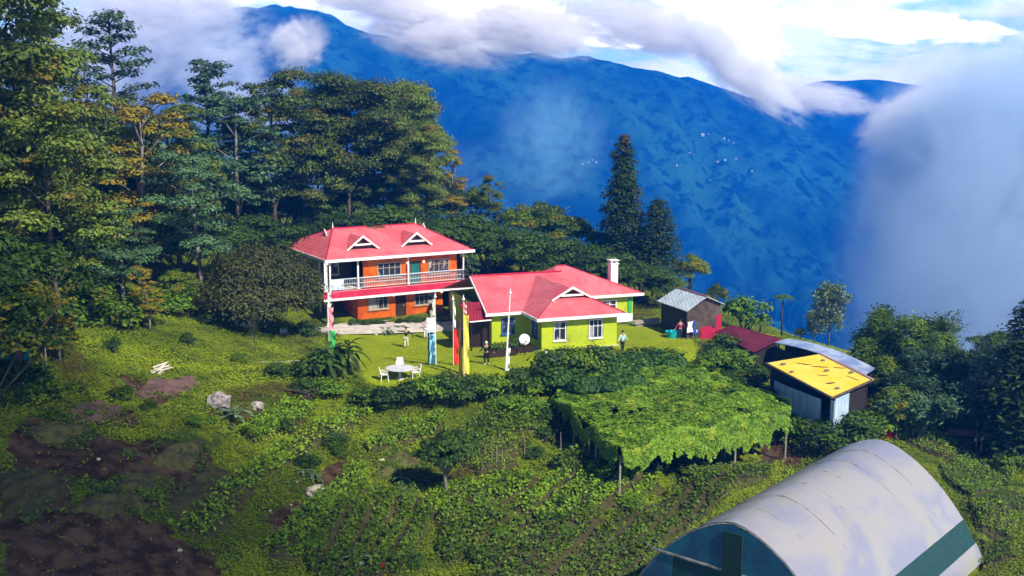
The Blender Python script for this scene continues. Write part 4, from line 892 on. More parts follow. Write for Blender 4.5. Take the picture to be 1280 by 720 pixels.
def put(key, px, Y, top=None, h=None, w=1.0, label=None, group=None, base=None, rz=None):
    """plant of one kind at image column px and distance Y; its top reaches image row top (or its height is h)"""
    K = KIND[key]; d = ray(px, 360); x = d[0] / d[1] * Y; z = T(x, Y)
    for _ in range(2):
        zz = z; py = 360
        d2 = (0, Y, z - CZ); dep = -(z - CZ) / Y; yy = math.tan(PITCH - math.atan(dep)); d = ray(px, 360 - yy * F); x = d[0] / d[1] * Y; z = T(x, Y)
    if base is not None: z = base
    if h is None: h = atY(px, top, Y).z - z
    s = h / K['h']
    if K['src'] is None:
        o = assemble(K['name'], label, K['cat'], K['tb'], K['crown'], K['bark'], K['leafm'], K['cn']); K['src'] = o
    else: o = copy_tree(K['src'])
    if 'group' in o: del o['group']
    o['label'] = label; 
    if group: o['group'] = group
    o.location = (x, Y, z - .05); o.rotation_euler.z = rnd.random() * 6.28 if rz is None else rz; o.scale = (s * w, s * w, s)
    return o
# --- the wood on the left and behind the houses, one by one
put('brown0', 20, 70, top=-60, w=.9, label='tallest dark tree at the top left corner of the wood')
put('brown2', -45, 66, top=-50, w=1, label='tall tree cut off by the left edge of the photo')
put('brown1', 62, 84, top=28, w=.95, label='tall olive tree between the corner tree and the feathery pine')
put('pine', 152, 104, top=12, w=1.0, label='feathery open pine standing above the wood at the upper left')
put('gold', 180, 90, top=122, w=1.15, label='golden yellow tree with pale trunk rising from the dark wood')
put('pine', 268, 112, top=74, w=1.1, label='blue-green open-crowned tree right of the golden tree')
put('brown0', 118, 92, top=105, w=1.1, label='brownish tree left of the golden tree')
put('brown2', 225, 98, top=140, w=1.15, label='olive tree directly right of the golden tree')
put('teal0', 300, 108, top=118, w=1.2, label='grey-green tree left of the guesthouse wood centre')
put('brown1', 345, 112, top=98, w=1.1, label='brown-green tree above the domed tree')
put('wide', 435, 120, top=104, w=1.0, label='broad-crowned tree right behind the guesthouse roof')
put('brown0', 400, 116, top=145, w=.9, label='bushy brown tree just left of the broad-crowned tree')
put('wide', 505, 124, top=112, w=.82, label='umbrella-crowned tree above the right roof end of the guesthouse')
put('brown2', 535, 118, top=160, w=.85, label='open tree with golden tips right above the guesthouse')
put('gold', 566, 122, top=190, w=1.0, label='thin golden-topped tree at the right end of the tall wood')
put('teal1', 250, 88, top=190, w=1.1, label='pale branching tree low before the wood left of the domed tree')
put('teal0', 155, 80, top=262, w=1.5, label='dark teal leafy tree below the golden tree')
put('dark1', 22, 58, top=272, w=1.15, label='hazy dark green tree at the left edge halfway down')
put('green1', -10, 54, top=330, w=1.1, label='lower green tree cut off by the left edge')
put('brown1', 75, 66, top=140, w=1.05, label='brown tree in front of the tall corner trees')
put('gold', 75, 62, top=240, w=1.3, h=4.0, label='small yellow-green tree at the foot of the corner trees')
put('gold', 186, 76, h=4.6, w=1.2, label='small golden tree under the tall golden one')
put('green0', 595, 126, top=232, w=1.1, label='olive green tree where the wood steps down to the houses')
put('green1', 632, 124, top=262, w=1.15, label='rounded olive tree right of the stepped-down wood')
put('green0', 682, 120, top=250, w=1.2, label='round sunlit green tree behind the bungalow ridge')
put('dark0', 720, 118, top=268, w=1.1, label='dark round tree between bungalow ridge and cypress')
put('cyp', 777, 112, top=162, w=1.15, label='tallest dark cypress behind the white chimney')
put('cyp2', 820, 110, top=246, w=1.35, label='shorter blunt conifer right of the tall cypress')
put('dark1', 752, 114, top=285, w=1.0, label='dark tree at the left foot of the cypress')
put('dark2', 800, 112, top=300, w=1.0, label='dark tree between the cypress and the blunt conifer')
put('green1', 862, 112, top=314, w=1.15, label='round bright-edged tree right of the two conifers')
put('green0', 845, 104, top=345, w=1.0, label='leafy green tree behind the tin shed roof')
put('green1', 896, 106, top=352, w=1.0, label='green tree right behind the tin shed')
put('bushb0', 930, 98, top=368, w=1.1, label='yellow-green rounded bush right of the tin shed')
put('green0', 950, 100, top=392, w=1.0, label='low green tree behind the maroon shed roof')
put('fern', 977, 98, top=364, w=.8, label='slim tree fern against the blue mountain')
put('pale', 1035, 96, top=350, w=.85, label='slender pale tree behind the bowed silver roof')
put('pale', 1018, 100, top=385, w=.9, label='lower pale slender tree just left of the taller one')
put('green1', 1000, 97, top=408, w=1.0, label='green bush-like tree behind the bowed roof')
put('bamboo', 1122, 80, top=384, w=1.15, label='arching bamboo clump right of the yellow roof')
put('bamboo', 1158, 82, top=400, w=1.2, label='second bamboo clump behind the arching one')
put('bamboob', 1172, 76, top=432, w=1.0, label='blue-green feathery bamboo low beside the arching bamboo')
put('airy', 1186, 88, top=384, w=.9, label='thin nearly bare tree against the pale fog')
put('airy', 1088, 90, top=408, w=.5, label='small thin tree in the gap beside the silver roof')
put('green0', 1100, 76, top=440, w=1.1, label='dense green tree touching the right end of the yellow roof')
put('dark0', 1065, 70, top=512, w=1.5, label='low dark bush tree under the right corner of the yellow roof')
put('green1', 1118, 71, top=478, w=1.05, label='sunlit green tree below the dense one right of the yellow roof')
put('dark1', 1240, 82, top=408, w=1.2, label='dark round tree behind the grey-green trees at the right edge')
put('dark2', 1208, 78, top=430, w=1.1, label='dark tree right of the bamboo')
put('cyp2', 1283, 70, top=368, w=1.6, label='dark conifer cut off by the right edge')
put('paled', 1268, 72, top=418, w=1.2, label='grey-green leafy tree at the right edge')
put('paled', 1222, 74, top=470, w=1.15, label='smaller grey-green tree left of the one at the edge')
put('dark1', 1290, 45, h=3.8, w=.35, label='dark narrow shrub-like tree at the lower right corner')
put('dome', 326, 86, top=312, w=.98, label='large dark domed tree left of the guesthouse')
put('banana', 428, 74, top=408, w=.78, label='dark spiky banana plant at the left edge of the lawn')
put('banana', 405, 73, h=3.0, w=.9, label='dark leafy plant left of the spiky banana plant')
put('lolly', 560, 60, top=540, w=1.1, label='small clipped ball tree on a pale stem in the vegetable garden')
put('airy', 318, 78, top=382, w=.5, label='thin sapling in front of the domed tree')
put('teal1', 590, 100, top=318, w=.55, label='small blue-green tree squeezed between the two houses')
# dark undergrowth trees filling the wood: nothing tells these apart
g_ = 'dark undergrowth trees inside the wood'
for k, (px, Y, top, w) in enumerate([(140,98,200,1.2),(205,104,190,1.2),(255,112,215,1.3),(300,116,225,1.3),(350,118,220,1.3),(395,120,235,1.3),(440,124,215,1.2),(480,126,215,1.2),(525,126,240,1.2),(565,124,240,1.1),
        (100,80,250,1.1),(225,92,250,1.2),(275,96,270,1.2),(330,100,262,1.1),(375,104,275,1.0),(415,112,262,1.2),(470,116,262,1.1),(520,118,268,1.1),(560,114,282,1.1),(600,116,285,1.2),(640,114,296,1.2),(675,114,300,1.1),(715,112,305,1.1),(745,110,315,1.0),(785,106,330,1.0),(815,104,340,.9)]):
    put('dark%d' % (k % 3), px, Y, top=top, w=w * rnd.uniform(.85, 1.15), label='dark undergrowth tree inside the wood', group=g_)
g_ = 'olive trees massed in the wood'
for k, (px, Y, top, w) in enumerate([(20,84,60,1.1),(-20,78,120,1.2),(50,76,175,1.1),(100,104,150,1.1),(145,100,150,1.0),(195,108,150,1.0),(240,114,165,1.0),(325,122,130,1.0),(370,124,118,.95),(470,130,128,.9),(455,122,180,.8),(500,120,195,.8),(545,126,205,.8)]):
    put('brown%d' % (k % 3), px, Y, top=top, w=w * rnd.uniform(.85, 1.1), label='olive-brown tree massed with others in the wood', group=g_)

g_ = 'dark bushy trees hiding the hillside behind the houses'
for k, (px, Y, top, w) in enumerate([(440,104,262,1.4),(485,108,250,1.5),(530,110,255,1.5),(572,108,262,1.5),(610,108,270,1.6),(650,107,280,1.6),(690,106,292,1.6),(730,104,300,1.5),(765,103,312,1.4),(800,102,322,1.3),(835,101,335,1.2),
        (500,132,200,1.5),(545,134,215,1.5),(590,132,238,1.5),(560,116,300,1.6),(635,112,318,1.5),(705,108,325,1.5),(20,96,250,1.5),(60,100,240,1.5),(180,110,240,1.6),(240,124,240,1.6),(310,128,240,1.6),(370,130,240,1.6),(430,134,225,1.5)]):
    put('dark%d' % (k % 3), px, Y, top=top, w=w, label='dark bushy tree hiding the hillside behind the houses', group=g_)
put('green1', 655, 120, top=252, w=1.3, label='sunlit olive tree left of the round green tree behind the bungalow')
put('green0', 700, 116, top=262, w=1.2, label='green tree right of the round sunlit one behind the bungalow')
put('brown1', 612, 122, top=222, w=1.0, label='last brownish tree of the tall wood on its right')
put('green1', 150, 84, top=330, w=1.3, label='round green tree at the foot of the wood left of the domed tree', h=4.2)
put('green0', 225, 86, top=330, w=1.3, label='round green tree touching the left side of the domed tree', h=3.4)
put('green1', 90, 70, top=330, w=1.4, label='round green tree beneath the brown trees on the left', h=4.5)
put('bamboob', 1140, 72, top=470, w=1.3, label='low blue-green bamboo nearest the greenhouse')
put('bamboo', 1085, 82, top=415, w=.9, label='small bamboo clump in the gap right of the silver roof')
# ================================================================ hedge and garden shrubs, one by one
def bp_(px, py, h, key, label, w=1.0, group=None, y0=None):
    """shrub whose foot is at image point (px, py) on the ground"""
    v = hit(px, py); K = KIND[key]; s = h / K['h']
    if K['src'] is None: o = assemble(K['name'], label, K['cat'], K['tb'], K['crown'], K['bark'], K['leafm'], K['cn']); K['src'] = o
    else: o = copy_tree(K['src'])
    if 'group' in o: del o['group']
    o['label'] = label
    if group: o['group'] = group
    o.location = (v.x, v.y, v.z - .05); o.rotation_euler.z = rnd.random() * 6.28; o.scale = (s * w, s * w, s); return o
for px, py, h, key, label, w in [
    (392,470,2.0,'bushk0','dark bush left of the spiky banana plant',1.2), (455,505,1.2,'bushd0','green bush at the left corner of the lawn edge',1.3),
    (478,512,1.5,'bushk1','dark round bush below the white garden table',1.2), (505,506,1.9,'bushk0','dark bush in front of the white garden table',1.1),
    (532,506,2.2,'bushb1','bright-topped bush below the blue flag',1.1), (560,506,2.0,'bushk1','dark hedge bush below the red flag',1.2),
    (590,502,1.9,'bushk0','dark hedge bush below the yellow flag',1.2), (617,500,1.8,'bushb0','hedge bush left of the white flagpole foot',1.2),
    (650,492,1.8,'bushk1','round dark bush right of the white flagpole foot',1.2), (677,496,1.5,'bushb1','yellow-green bush right of the round dark bush',1.4),
    (640,520,1.6,'bushb0','light yellow-green bush below the white flagpole',1.5), (672,524,1.4,'bushb0','leafy bush at the left corner of the vine trellis',1.4),
    (696,482,2.6,'bushk0','dark bush against the left part of the bungalow front wing',1.1), (724,478,2.6,'bushd0','green bush in front of the bungalow front wall',1.1),
    (750,476,2.5,'bushk1','dark bush below the right window of the bungalow',1.1), (778,474,2.2,'bushd1','green bush at the right corner of the bungalow',1.2),
    (800,470,2.2,'bushd0','green bush in the hedge right of the bungalow',1.3), (826,466,2.4,'bushd1','tallest green bush at the end of the hedge beside the right lawn',1.2),
    (705,462,1.7,'bushk1','small dark bush at the corner of the bungalow front wing',.9),
    (888,448,1.3,'bushk0','dark bush right of the small lawn',1.1), (905,446,1.9,'bushd0','olive bush left of the maroon shed',1.1), (893,464,1.8,'bushb1','rounded olive bush in front of the maroon shed',1.2),
    (925,470,2.1,'bushb0','olive bush below the maroon roof',1.2), (945,486,1.7,'bushk1','dark bush left of the yellow-roofed shed',1.3), (915,482,1.3,'bushd1','low bush between the trellis and the maroon shed',1.3),
    (955,506,1.3,'bushd0','low bush at the left foot of the pale blue sheet wall',1.3),
    (1040,560,1.9,'bushk0','dark bush in front of the pale blue sheets',1.4), (1070,556,2.1,'bushk1','dark bush behind the greenhouse peak',1.4), (1092,548,1.7,'bushb0','green bush near the red cloth',1.2),
    (140,410,2.2,'bushd0','green bush at the foot of the left wood',1.5), (170,400,2.0,'bushd1','olive bush on the left slope below the golden tree',1.5), (115,385,2.4,'bushd0','olive bush below the corner trees',1.5),
    (205,392,1.9,'bushb1','bright bush left of the domed tree',1.5), (232,385,1.8,'bushb0','yellow-green bush beside the domed tree',1.5), (262,408,1.3,'bushk0','small dark bush at the left foot of the domed tree',1.1),
    (236,432,1.0,'bushk1','small dark round bush on the bright slope',1.0), (140,440,1.1,'bushk0','small dark bush high on the left slope',.8), (362,545,1.1,'bushk1','dark lone bush beside the diagonal crop row',.8),
    (385,420,1.4,'bushk0','dark bush at the left corner of the guesthouse',1.3), (300,455,.9,'bushd1','small green bush on the left slope',1.2), (350,470,1.1,'bushk0','small dark bush above the diagonal crop row',1.3),
    (382,500,1.3,'bushk1','dark spreading bush over the diagonal crop row',1.3), (410,495,1.3,'bushb1','green bush left of the lawn corner',1.4), (60,420,2.6,'bushd1','grey-green bush at the left edge',1.4),
    (20,480,1.6,'bushk0','dark bush below the teal net',1.6), (55,500,1.3,'bushd0','green bush right of the teal net',1.5), (150,500,1.0,'bushd1','low green bush between the soil beds',1.5),
    (420,560,1.0,'bushk0','dark low bush near the diagonal crop row',1.5), (1152,552,.8,'bushk0','dark bush right of the greenhouse peak',1.2), (1262,590,1.4,'bushd0','green bush at the right edge of the beds',1.3),
    (870,600,1.2,'bushd0','green bush below the front face of the trellis',1.4), (900,545,1.5,'bushd1','green climbing bush against the right face of the trellis',1.2)]:
    bp_(px, py, h, key, label, w)
g_ = 'leafy weeds and small shrubs dotted over the slope'
for k in range(90):
    px = rnd.uniform(-10, 1270); py = rnd.uniform(455, 715)
    if (425 < px < 690 and py < 510) or (700 < px < 985 and py < 590) or px > 820 and py > 560 or (py > 545 and px < 330): continue
    bp_(px, py, rnd.uniform(.45, .95), rnd.choice(['bushd0', 'bushd1', 'bushb0', 'bushb1', 'bushk0', 'bananab']), 'small leafy shrub dotted on the garden slope', rnd.uniform(.9, 1.5), g_)
g_ = 'potted and planted shrubs along the guesthouse front'
for px in (441, 449, 458, 468, 476, 500, 512, 524, 534): bp_(px, 407.5 - (px - 441) * .05, rnd.uniform(.5, .8), 'bushk%d' % (px % 2), 'small dark shrub planted along the foot of the orange wall', 1.1, g_)
g_ = 'grey-green mounds edging the top of the lawn'
for px, py in ((478,417),(487,416),(496,415),(505,413),(545,411)): bp_(px, py, .7, 'bananab', 'grey-green leafy mound at the top edge of the lawn', 1.3, g_)
for px, py, h, key, label, w in [(735,548,1.2,'bushd0','green shrub under the left front edge of the trellis',1.4),(815,588,1.0,'bushk0','dark shrub under the front edge of the trellis',1.5),(850,578,1.4,'bushd1','green shrub under the right front edge of the trellis',1.5),(945,556,1.2,'bushd0','green shrub at the right corner of the trellis',1.3),(690,530,1.4,'bushk1','dark shrub at the left corner of the trellis',1.4),
    (990,545,1.3,'bushb1','bright shrub left of the pale blue sheets',1.4),(1012,548,1.5,'bushd1','green shrub in front of the pale blue sheets',1.3),(1098,505,2.2,'bushd0','green shrub at the right end of the yellow-roofed shed',1.4),(908,428,.9,'bushd0','green shrub between tin shed and maroon shed',1.2),(1075,535,1.8,'bushd1','green shrub under the right corner of the yellow roof',1.4)]:
    bp_(px, py, h, key, label, w)
# ================================================================ vine trellis
PT = [at(693,498,-.35), at(775,562,-.35), at(984,506,-.2), at(882,462,.2), at(715,462,.2)]
c_ = sum(PT, Vector()) / 5; zg = -3.0
VT = thing('vine_trellis', 'big flat trellis fully covered with bright green climbing vines', 'trellis', (c_.x, c_.y, zg)); o = Vector(VT.location)
rg = np.random.RandomState(77); xs_ = [p.x for p in PT]; ys_ = [p.y for p in PT]; n = 150000
x = rg.uniform(min(xs_), max(xs_), n); y = rg.uniform(min(ys_), max(ys_), n)
ok = inpoly(x + 1.2 * fbm(x, y, 2.0, 3), y + 1.2 * fbm(x + 30, y, 2, 3), PT); x, y = x[ok], y[ok]
A3 = np.c_[[p.x for p in PT], [p.y for p in PT], np.ones(5)]; cf = np.linalg.lstsq(A3, np.array([p.z for p in PT]), rcond=None)[0]
zt = cf[0] * x + cf[1] * y + cf[2]; hump = .8 * fbm(x, y, 2.6, 3) + .5 * fbm(x + 9, y, .7, 2); keep = (fbm(x + 80, y, 1.6, 3) > -.27)
x, y, zt, hump = x[keep], y[keep], zt[keep], hump[keep]
z = zt + hump + rg.uniform(-.18, .05, len(x))
gx = .6 * (fbm(x + .15, y, 2.6, 3) - fbm(x - .15, y, 2.6, 3)) * 5; gy = .6 * (fbm(x, y + .15, 2.6, 3) - fbm(x, y - .15, 2.6, 3)) * 5
V, Q, var = leafquads(np.c_[x, y, z] - np.array(o), np.c_[-gx, -gy, np.ones_like(x)], .20, rg, .8, .4); 
# hanging curtains of vine round the rim
P2 = []; N2_ = []
for i in range(5):
    A_, B_ = PT[i], PT[(i + 1) % 5]; ln = (B_ - A_).length; m = int(ln * 620); t = rg.rand(m); dv = (B_ - A_).normalized(); nrm = np.array([dv.y, -dv.x, 0])
    dmax = (1.1 if i == 0 else 1.9 if i == 1 else 1.4) * (.6 + .7 * np.clip(1.6 * fbm(t * ln + i * 40, t * 0, .7, 4, .7) + .5, 0, 1.1))
    if i == 0: dmax *= .8
    if i == 1: dmax *= np.clip(.5 + t * 1.1, 0, 1.05)
    dz = rg.rand(m) ** 1.2 * dmax; off = .35 * fbm(t * ln, dz * 2, 1, 2) + .25
    P2.append(np.array(A_) + np.outer(t, np.array(B_ - A_)) + np.c_[nrm[0] * off, nrm[1] * off, -dz + .1 + 1.2 * fbm(t * ln + i * 9, t * 0, 2, 2)]); N2_.append(np.tile(nrm + (0, 0, .5), (m, 1)))
P2 = np.concatenate(P2) - np.array(o); V2, Q2, var2 = leafquads(P2, np.concatenate(N2_), .23, rg, .8, .6)
qmesh('vine_canopy', np.r_[V, V2], np.r_[Q, Q2 + len(V)], L_VINE, VT, var=np.r_[var, var2])
POLE = M('weathered_pole', (.30,.27,.22), (.2,.17,.13), 3, .9)
for i in range(4):
    for j in (0, 2, 3):
        A_ = PT[1].lerp(PT[0], i / 3); B_ = PT[2].lerp(PT[3], i / 3); v = A_.lerp(B_, j / 3); g1 = T(v.x, v.y); v = v - o
        MB().tube([(v.x, v.y, g1 - o.z - .3), (v.x + .03, v.y, v.z - .35)], .06, 6).build('post', POLE, VT)
for i in range(4):
    A_ = PT[1].lerp(PT[0], i / 3) - o; B_ = PT[2].lerp(PT[3], i / 3) - o; MB().tube([tuple(A_ + Vector((0,0,-.55))), tuple(B_ + Vector((0,0,-.55)))], .05, 5).build('rail', POLE, VT)
# darker climbers tumbling over the back of the trellis
P = []; N = []
rg = np.random.RandomState(3)
for px, py, r_ in ((720,470,1.5),(742,462,1.6),(768,466,1.7),(795,462,1.6),(820,458,1.7),(842,462,1.4),(730,488,1.3),(760,486,1.3),(790,482,1.2),(700,480,1.4)):
    v = at(px, py - 3, .1); r_ *= .85; k = int(900 * r_); d = unit(k, rg); d[:, 2] = abs(d[:, 2]); P.append(np.array(v) + d * r_ * (.8 + .25 * rg.rand(k))[:, None] * (1, 1, .75)); N.append(d + (0, 0, .4))
P = np.concatenate(P); N = np.concatenate(N); v = Vector(P.mean(0)); v.z = T(v.x, v.y)
CL = thing('climbing_hedge', 'tall mass of darker climbing vine behind the flat trellis', 'hedge', v)
V, Q, var = leafquads(P - np.array(v), N, .24, rg, .8, .6); qmesh('foliage', V, Q, LEAF('leaves_climber', (.008,.04,.006), (.07,.17,.016), rnd=0), CL, var=var)
hb_ = MB()
for px in (715, 745, 775, 805, 835): q = at(px, 478, .2) - v; hb_.tube([(q.x, q.y, -1.6), (q.x, q.y + .2, .6), (q.x + .4, q.y, 1.3)], [.08, .06, .03], 5)
hb_.build('stem', BARK, CL)

# ================================================================ vegetable beds
LCROP = LEAF('leaves_crop', (.05,.11,.005), (.22,.36,.012), rnd=.25, scale=.8); LCROPD = LEAF('leaves_crop_dark', (.03,.065,.005), (.14,.22,.010), rnd=.25, scale=.6)
def bed(poly, label, mat, h=.34, name='garden_bed', crop=None, cropm=None, seed=0, size=.14, dens=30, rows=0, ch=.4, cat='garden bed'):
    g = [hit(a, b_) for a, b_ in poly]; c_ = sum(g, Vector()) / len(g)
    t = thing(name, label, cat, c_); rg = np.random.RandomState(seed); n = 26
    # raised surface following the slope
    xs = np.linspace(min(p.x for p in g), max(p.x for p in g), 44); ys = np.linspace(min(p.y for p in g), max(p.y for p in g), 44); X, Y = np.meshgrid(xs, ys, indexing='ij')
    jx = X + 1.0 * fbm(X, Y, 1.3, 4); jy = Y + 1.0 * fbm(X + 9, Y, 1.3, 4); ins = inpoly(jx, jy, g)
    # distance to rim for a rounded edge
    dd = np.full(X.shape, 9.0)
    for i in range(len(g)):
        A_, B_ = g[i], g[(i + 1) % len(g)]; ex, ey = B_.x - A_.x, B_.y - A_.y; tt = np.clip(((X - A_.x) * ex + (Y - A_.y) * ey) / (ex * ex + ey * ey + 1e-6), 0, 1)
        dd = np.minimum(dd, np.hypot(X - A_.x - tt * ex, Y - A_.y - tt * ey))
    top = H(X.ravel(), Y.ravel()).reshape(X.shape) + np.where(ins, h * np.clip(dd / .35, 0, 1) ** .6, -.25) + .34 * fbm(X, Y, .8, 5, .65) + (0 if crop else .07) * np.sin((X * .8 - Y * .6) * 7.5 + 3 * fbm(X, Y, 2, 2))
    V = np.stack([X - c_.x, Y - c_.y, top - c_.z], -1).reshape(-1, 3); i = np.arange(X.size).reshape(X.shape); m = ins[:-1, :-1] | ins[1:, 1:] | ins[1:, :-1] | ins[:-1, 1:]
    Q = np.stack([i[:-1, :-1], i[1:, :-1], i[1:, 1:], i[:-1, 1:]], -1)[m]; qmesh('soil', V, Q.reshape(-1, 4), mat, t, smooth=True)
    if not crop:     # clods and stray weeds over a bare bed
        k = 420; x = rg.uniform(xs[0] - .3, xs[-1] + .3, k); y = rg.uniform(ys[0] - .3, ys[-1] + .3, k); ok = (fbm(x, y, .9, 3) > .02); x, y = x[ok], y[ok]
        P_ = np.repeat(np.c_[x - c_.x, y - c_.y, H(x, y) - c_.z + h * .8], 5, 0) + rg.normal(size=(len(x) * 5, 3)) * (.12, .12, .04)
        V, Q, var = leafquads(P_, np.tile((0, -.2, 1.), (len(P_), 1)), .15, rg, .5, .8); tag(qmesh('weeds', V, Q, LCROPD, t, var=var), kind='stuff')
    if crop:
        area = abs(sum(g[i].x * g[(i+1) % len(g)].y - g[(i+1) % len(g)].x * g[i].y for i in range(len(g)))) / 2; k = int(area * dens * 5)
        x = rg.uniform(xs[0], xs[-1], k); y = rg.uniform(ys[0], ys[-1], k); ok = inpoly(x + .3 * fbm(x, y, 1, 2), y, g)
        if rows:
            rv = (g[1] - g[0]).normalized(); ph = (-(x - g[0].x) * rv.y + (y - g[0].y) * rv.x) / rows; ok &= (np.abs((ph % 1) - .5) < .34)
        x, y = x[ok], y[ok]; z = H(x, y) + h + ch * (rg.rand(len(x)) * (.5 + np.clip(fbm(x, y, .8, 3) * 2 + .5, 0, 1)))
        V, Q, var = leafquads(np.c_[x, y, z] - np.array(c_), np.tile((0, -.2, 1.), (len(x), 1)), size, rg, .6, .8); tag(qmesh('crop', V, Q, cropm, t, var=var), kind='stuff')
    return t
SOILM = M('brown_bed_soil', (.030,.026,.008), (.055,.052,.014), 1.6, .95, bump=.8, bscale=6)
PURP = M('purple_brown_soil', (.085,.045,.045), (.13,.075,.065), 1.4, .95, bump=.8, bscale=6)
MOSS = M('mossy_bed_soil', (.080,.085,.020), (.045,.034,.016), 1.8, .95, bump=.8, bscale=6)
bed([(180,478),(240,470),(250,480),(215,497),(168,500)], 'purple-brown bare bed highest on the left slope', PURP, seed=1)
bed([(70,520),(125,506),(160,515),(150,528),(100,535)], 'purple-brown bare bed between the mossy and the highest bed', PURP, seed=2)
bed([(28,540),(65,528),(120,538),(100,554),(50,556)], 'mossy strip bed above the big bare soil', MOSS, seed=3)
bed([(182,585),(225,555),(262,552),(255,575),(230,590)], 'mossy brown bed nearest the diagonal crop row', MOSS, seed=4)
bed([(138,612),(165,594),(208,596),(200,618),(170,622)], 'mossy brown bed in the middle of the bare soil', MOSS, seed=5)
bed([(92,640),(120,620),(178,626),(185,642),(130,652)], 'mossy brown bed lowest in the bare soil', MOSS, seed=6)
bed([(0,600),(60,590),(85,620),(40,650),(0,650)], 'dark bare bed at the left edge', SOILM, seed=7)
bed([(205,640),(240,600),(262,585),(300,600),(270,650),(230,660)], 'dark brown bed left of the diagonal crop row', SOILM, seed=8)
bed([(212,668),(250,640),(340,572),(430,518),(465,522),(400,560),(300,640),(262,680)], 'long diagonal row of bright leafy crop on the left', SOILM, crop=1, cropm=LCROP, seed=9, dens=85, size=.21, ch=.45)
bed([(475,580),(495,569),(540,572),(530,588)], 'small square mossy bed left of the ball tree, upper one', MOSS, h=.3, seed=10)
bed([(468,596),(478,584),(530,590),(520,602)], 'small square mossy bed left of the ball tree, lower one', MOSS, h=.3, seed=11)
bed([(560,575),(590,545),(640,548),(655,560),(640,590),(600,600)], 'patch of yellow-green plants right of the ball tree', SOILM, crop=1, cropm=LCROP, seed=12, dens=26)
bed([(640,640),(690,600),(760,590),(830,610),(790,640),(700,660)], 'row-planted green bed in front of the trellis', SOILM, crop=1, cropm=LCROP, seed=13, dens=85, rows=1.0, size=.2)
bed([(590,700),(640,655),(760,650),(860,605),(960,588),(965,600),(880,650),(830,690),(800,740),(600,740)], 'large dark green leafy bed left of the greenhouse', SOILM, crop=1, cropm=LCROPD, seed=14, dens=80, rows=1.05, size=.21, ch=.4)
bed([(380,700),(440,610),(520,620),(540,660),(500,730),(400,740)], 'dark green planted bed at the bottom left of the middle', SOILM, crop=1, cropm=LCROPD, seed=15, dens=75, rows=1.0, size=.2)
bed([(975,560),(990,535),(1040,550),(1020,572),(995,570)], 'bright grassy bed between the trellis and the greenhouse', SOILM, crop=1, cropm=LCROP, seed=16, dens=44, size=.13)
bed([(1120,552),(1150,536),(1255,596),(1268,612),(1220,598),(1165,570)], 'long green bed running down along the top of the right slope', SOILM, crop=1, cropm=LCROP, seed=17, dens=50, size=.13, ch=.25)
bed([(1172,582),(1200,580),(1258,610),(1215,628)], 'green square bed second down on the right slope', SOILM, crop=1, cropm=LCROP, seed=18, dens=50, size=.13, ch=.25)
bed([(1228,628),(1262,616),(1290,628),(1285,642),(1255,642)], 'small green bed at the right edge in the middle', SOILM, crop=1, cropm=LCROPD, seed=19, dens=50, size=.13, ch=.25)
bed([(1215,632),(1235,632),(1275,650),(1265,678),(1222,664)], 'green square bed third down on the right slope', SOILM, crop=1, cropm=LCROP, seed=20, dens=50, size=.13, ch=.25)
bed([(1222,672),(1262,684),(1275,702),(1225,715)], 'lowest green bed beside the greenhouse', SOILM, crop=1, cropm=LCROPD, seed=21, dens=46, size=.13, ch=.25)
bed([(1195,520),(1240,512),(1262,540),(1240,552)], 'green bed under the grey-green trees', SOILM, crop=1, cropm=LCROP, seed=22, dens=46, size=.13, ch=.25)
for k, (pl_, m_) in enumerate([([(330,700),(400,625),(440,590),(462,596),(430,640),(372,712)], LCROP), ([(455,560),(500,532),(560,528),(560,545),(500,560),(465,572)], LCROP), ([(570,545),(620,522),(680,530),(690,548),(640,546),(590,560)], LCROPD),
        ([(520,640),(560,612),(640,600),(680,604),(640,628),(560,660)], LCROP), ([(545,690),(560,662),(620,640),(640,652),(600,690),(560,715)], LCROPD), ([(690,585),(740,570),(765,585),(700,600)], LCROPD), ([(300,545),(360,512),(400,512),(380,530),(320,560)], LCROP)]):
    bed(pl_, ['leafy strip right of the lower diagonal crop row', 'leafy strip just below the lawn hedge', 'darker leafy patch under the left corner of the trellis', 'leafy strip crossing the middle of the lower garden', 'dark leafy strip at the bottom centre', 'small dark leafy patch before the trellis front post', 'green strip above the diagonal crop row'][k], SOILM, crop=1, cropm=m_, seed=40 + k, dens=75, size=.2, ch=.5, rows=1.0 if k % 2 else 0)
# ================================================================ rough grass and weeds over the slopes
rg = np.random.RandomState(9); n = 520000
px = rg.uniform(-60, 1340, n); Yd = 42 + 80 * rg.rand(n) ** 1.25; x = (px - 640) / F * Yd; y = Yd
zz = H(x, y); okk = ~(inpoly(x, y, LAWN) | inpoly(x, y, LAWN2)) & (y < np.interp(x, EDX, EDY) + 12)
sm = soilmask(x, y) > .5; okk &= ~sm | (rg.rand(n) < .02)
Om = G.matrix_world
for root, u0, u1, v0, v1 in ((O_, *b4) for O_, b4 in ((G, (-.6, 14.6, -2.2, 12.4)), (B, (-3, 13, .0, 16)))):
    c0, s0 = math.cos(-root.rotation_euler.z), math.sin(-root.rotation_euler.z); dx, dy = x - root.location.x, y - root.location.y
    u = dx * c0 - dy * s0; v_ = dx * s0 + dy * c0; okk &= ~((u > u0) & (u < u1) & (v_ > v0) & (v_ < v1))
dxg, dyg = x - g0_.x, y - g0_.y; c0, s0 = math.cos(-ga), math.sin(-ga); u = dxg * c0 - dyg * s0; v_ = dxg * s0 + dyg * c0; okk &= ~((u > -1) & (u < GL + .3) & (abs(v_) < 6.3))
dn = fbm(x, y, 3.5, 4); okk &= (dn > -.16) | (rg.rand(n) < .25); x, y, zz, dn = x[okk], y[okk], zz[okk], dn[okk]
k = len(x); hh = .10 + .38 * np.clip(dn + .3, 0, .8) * rg.rand(k)
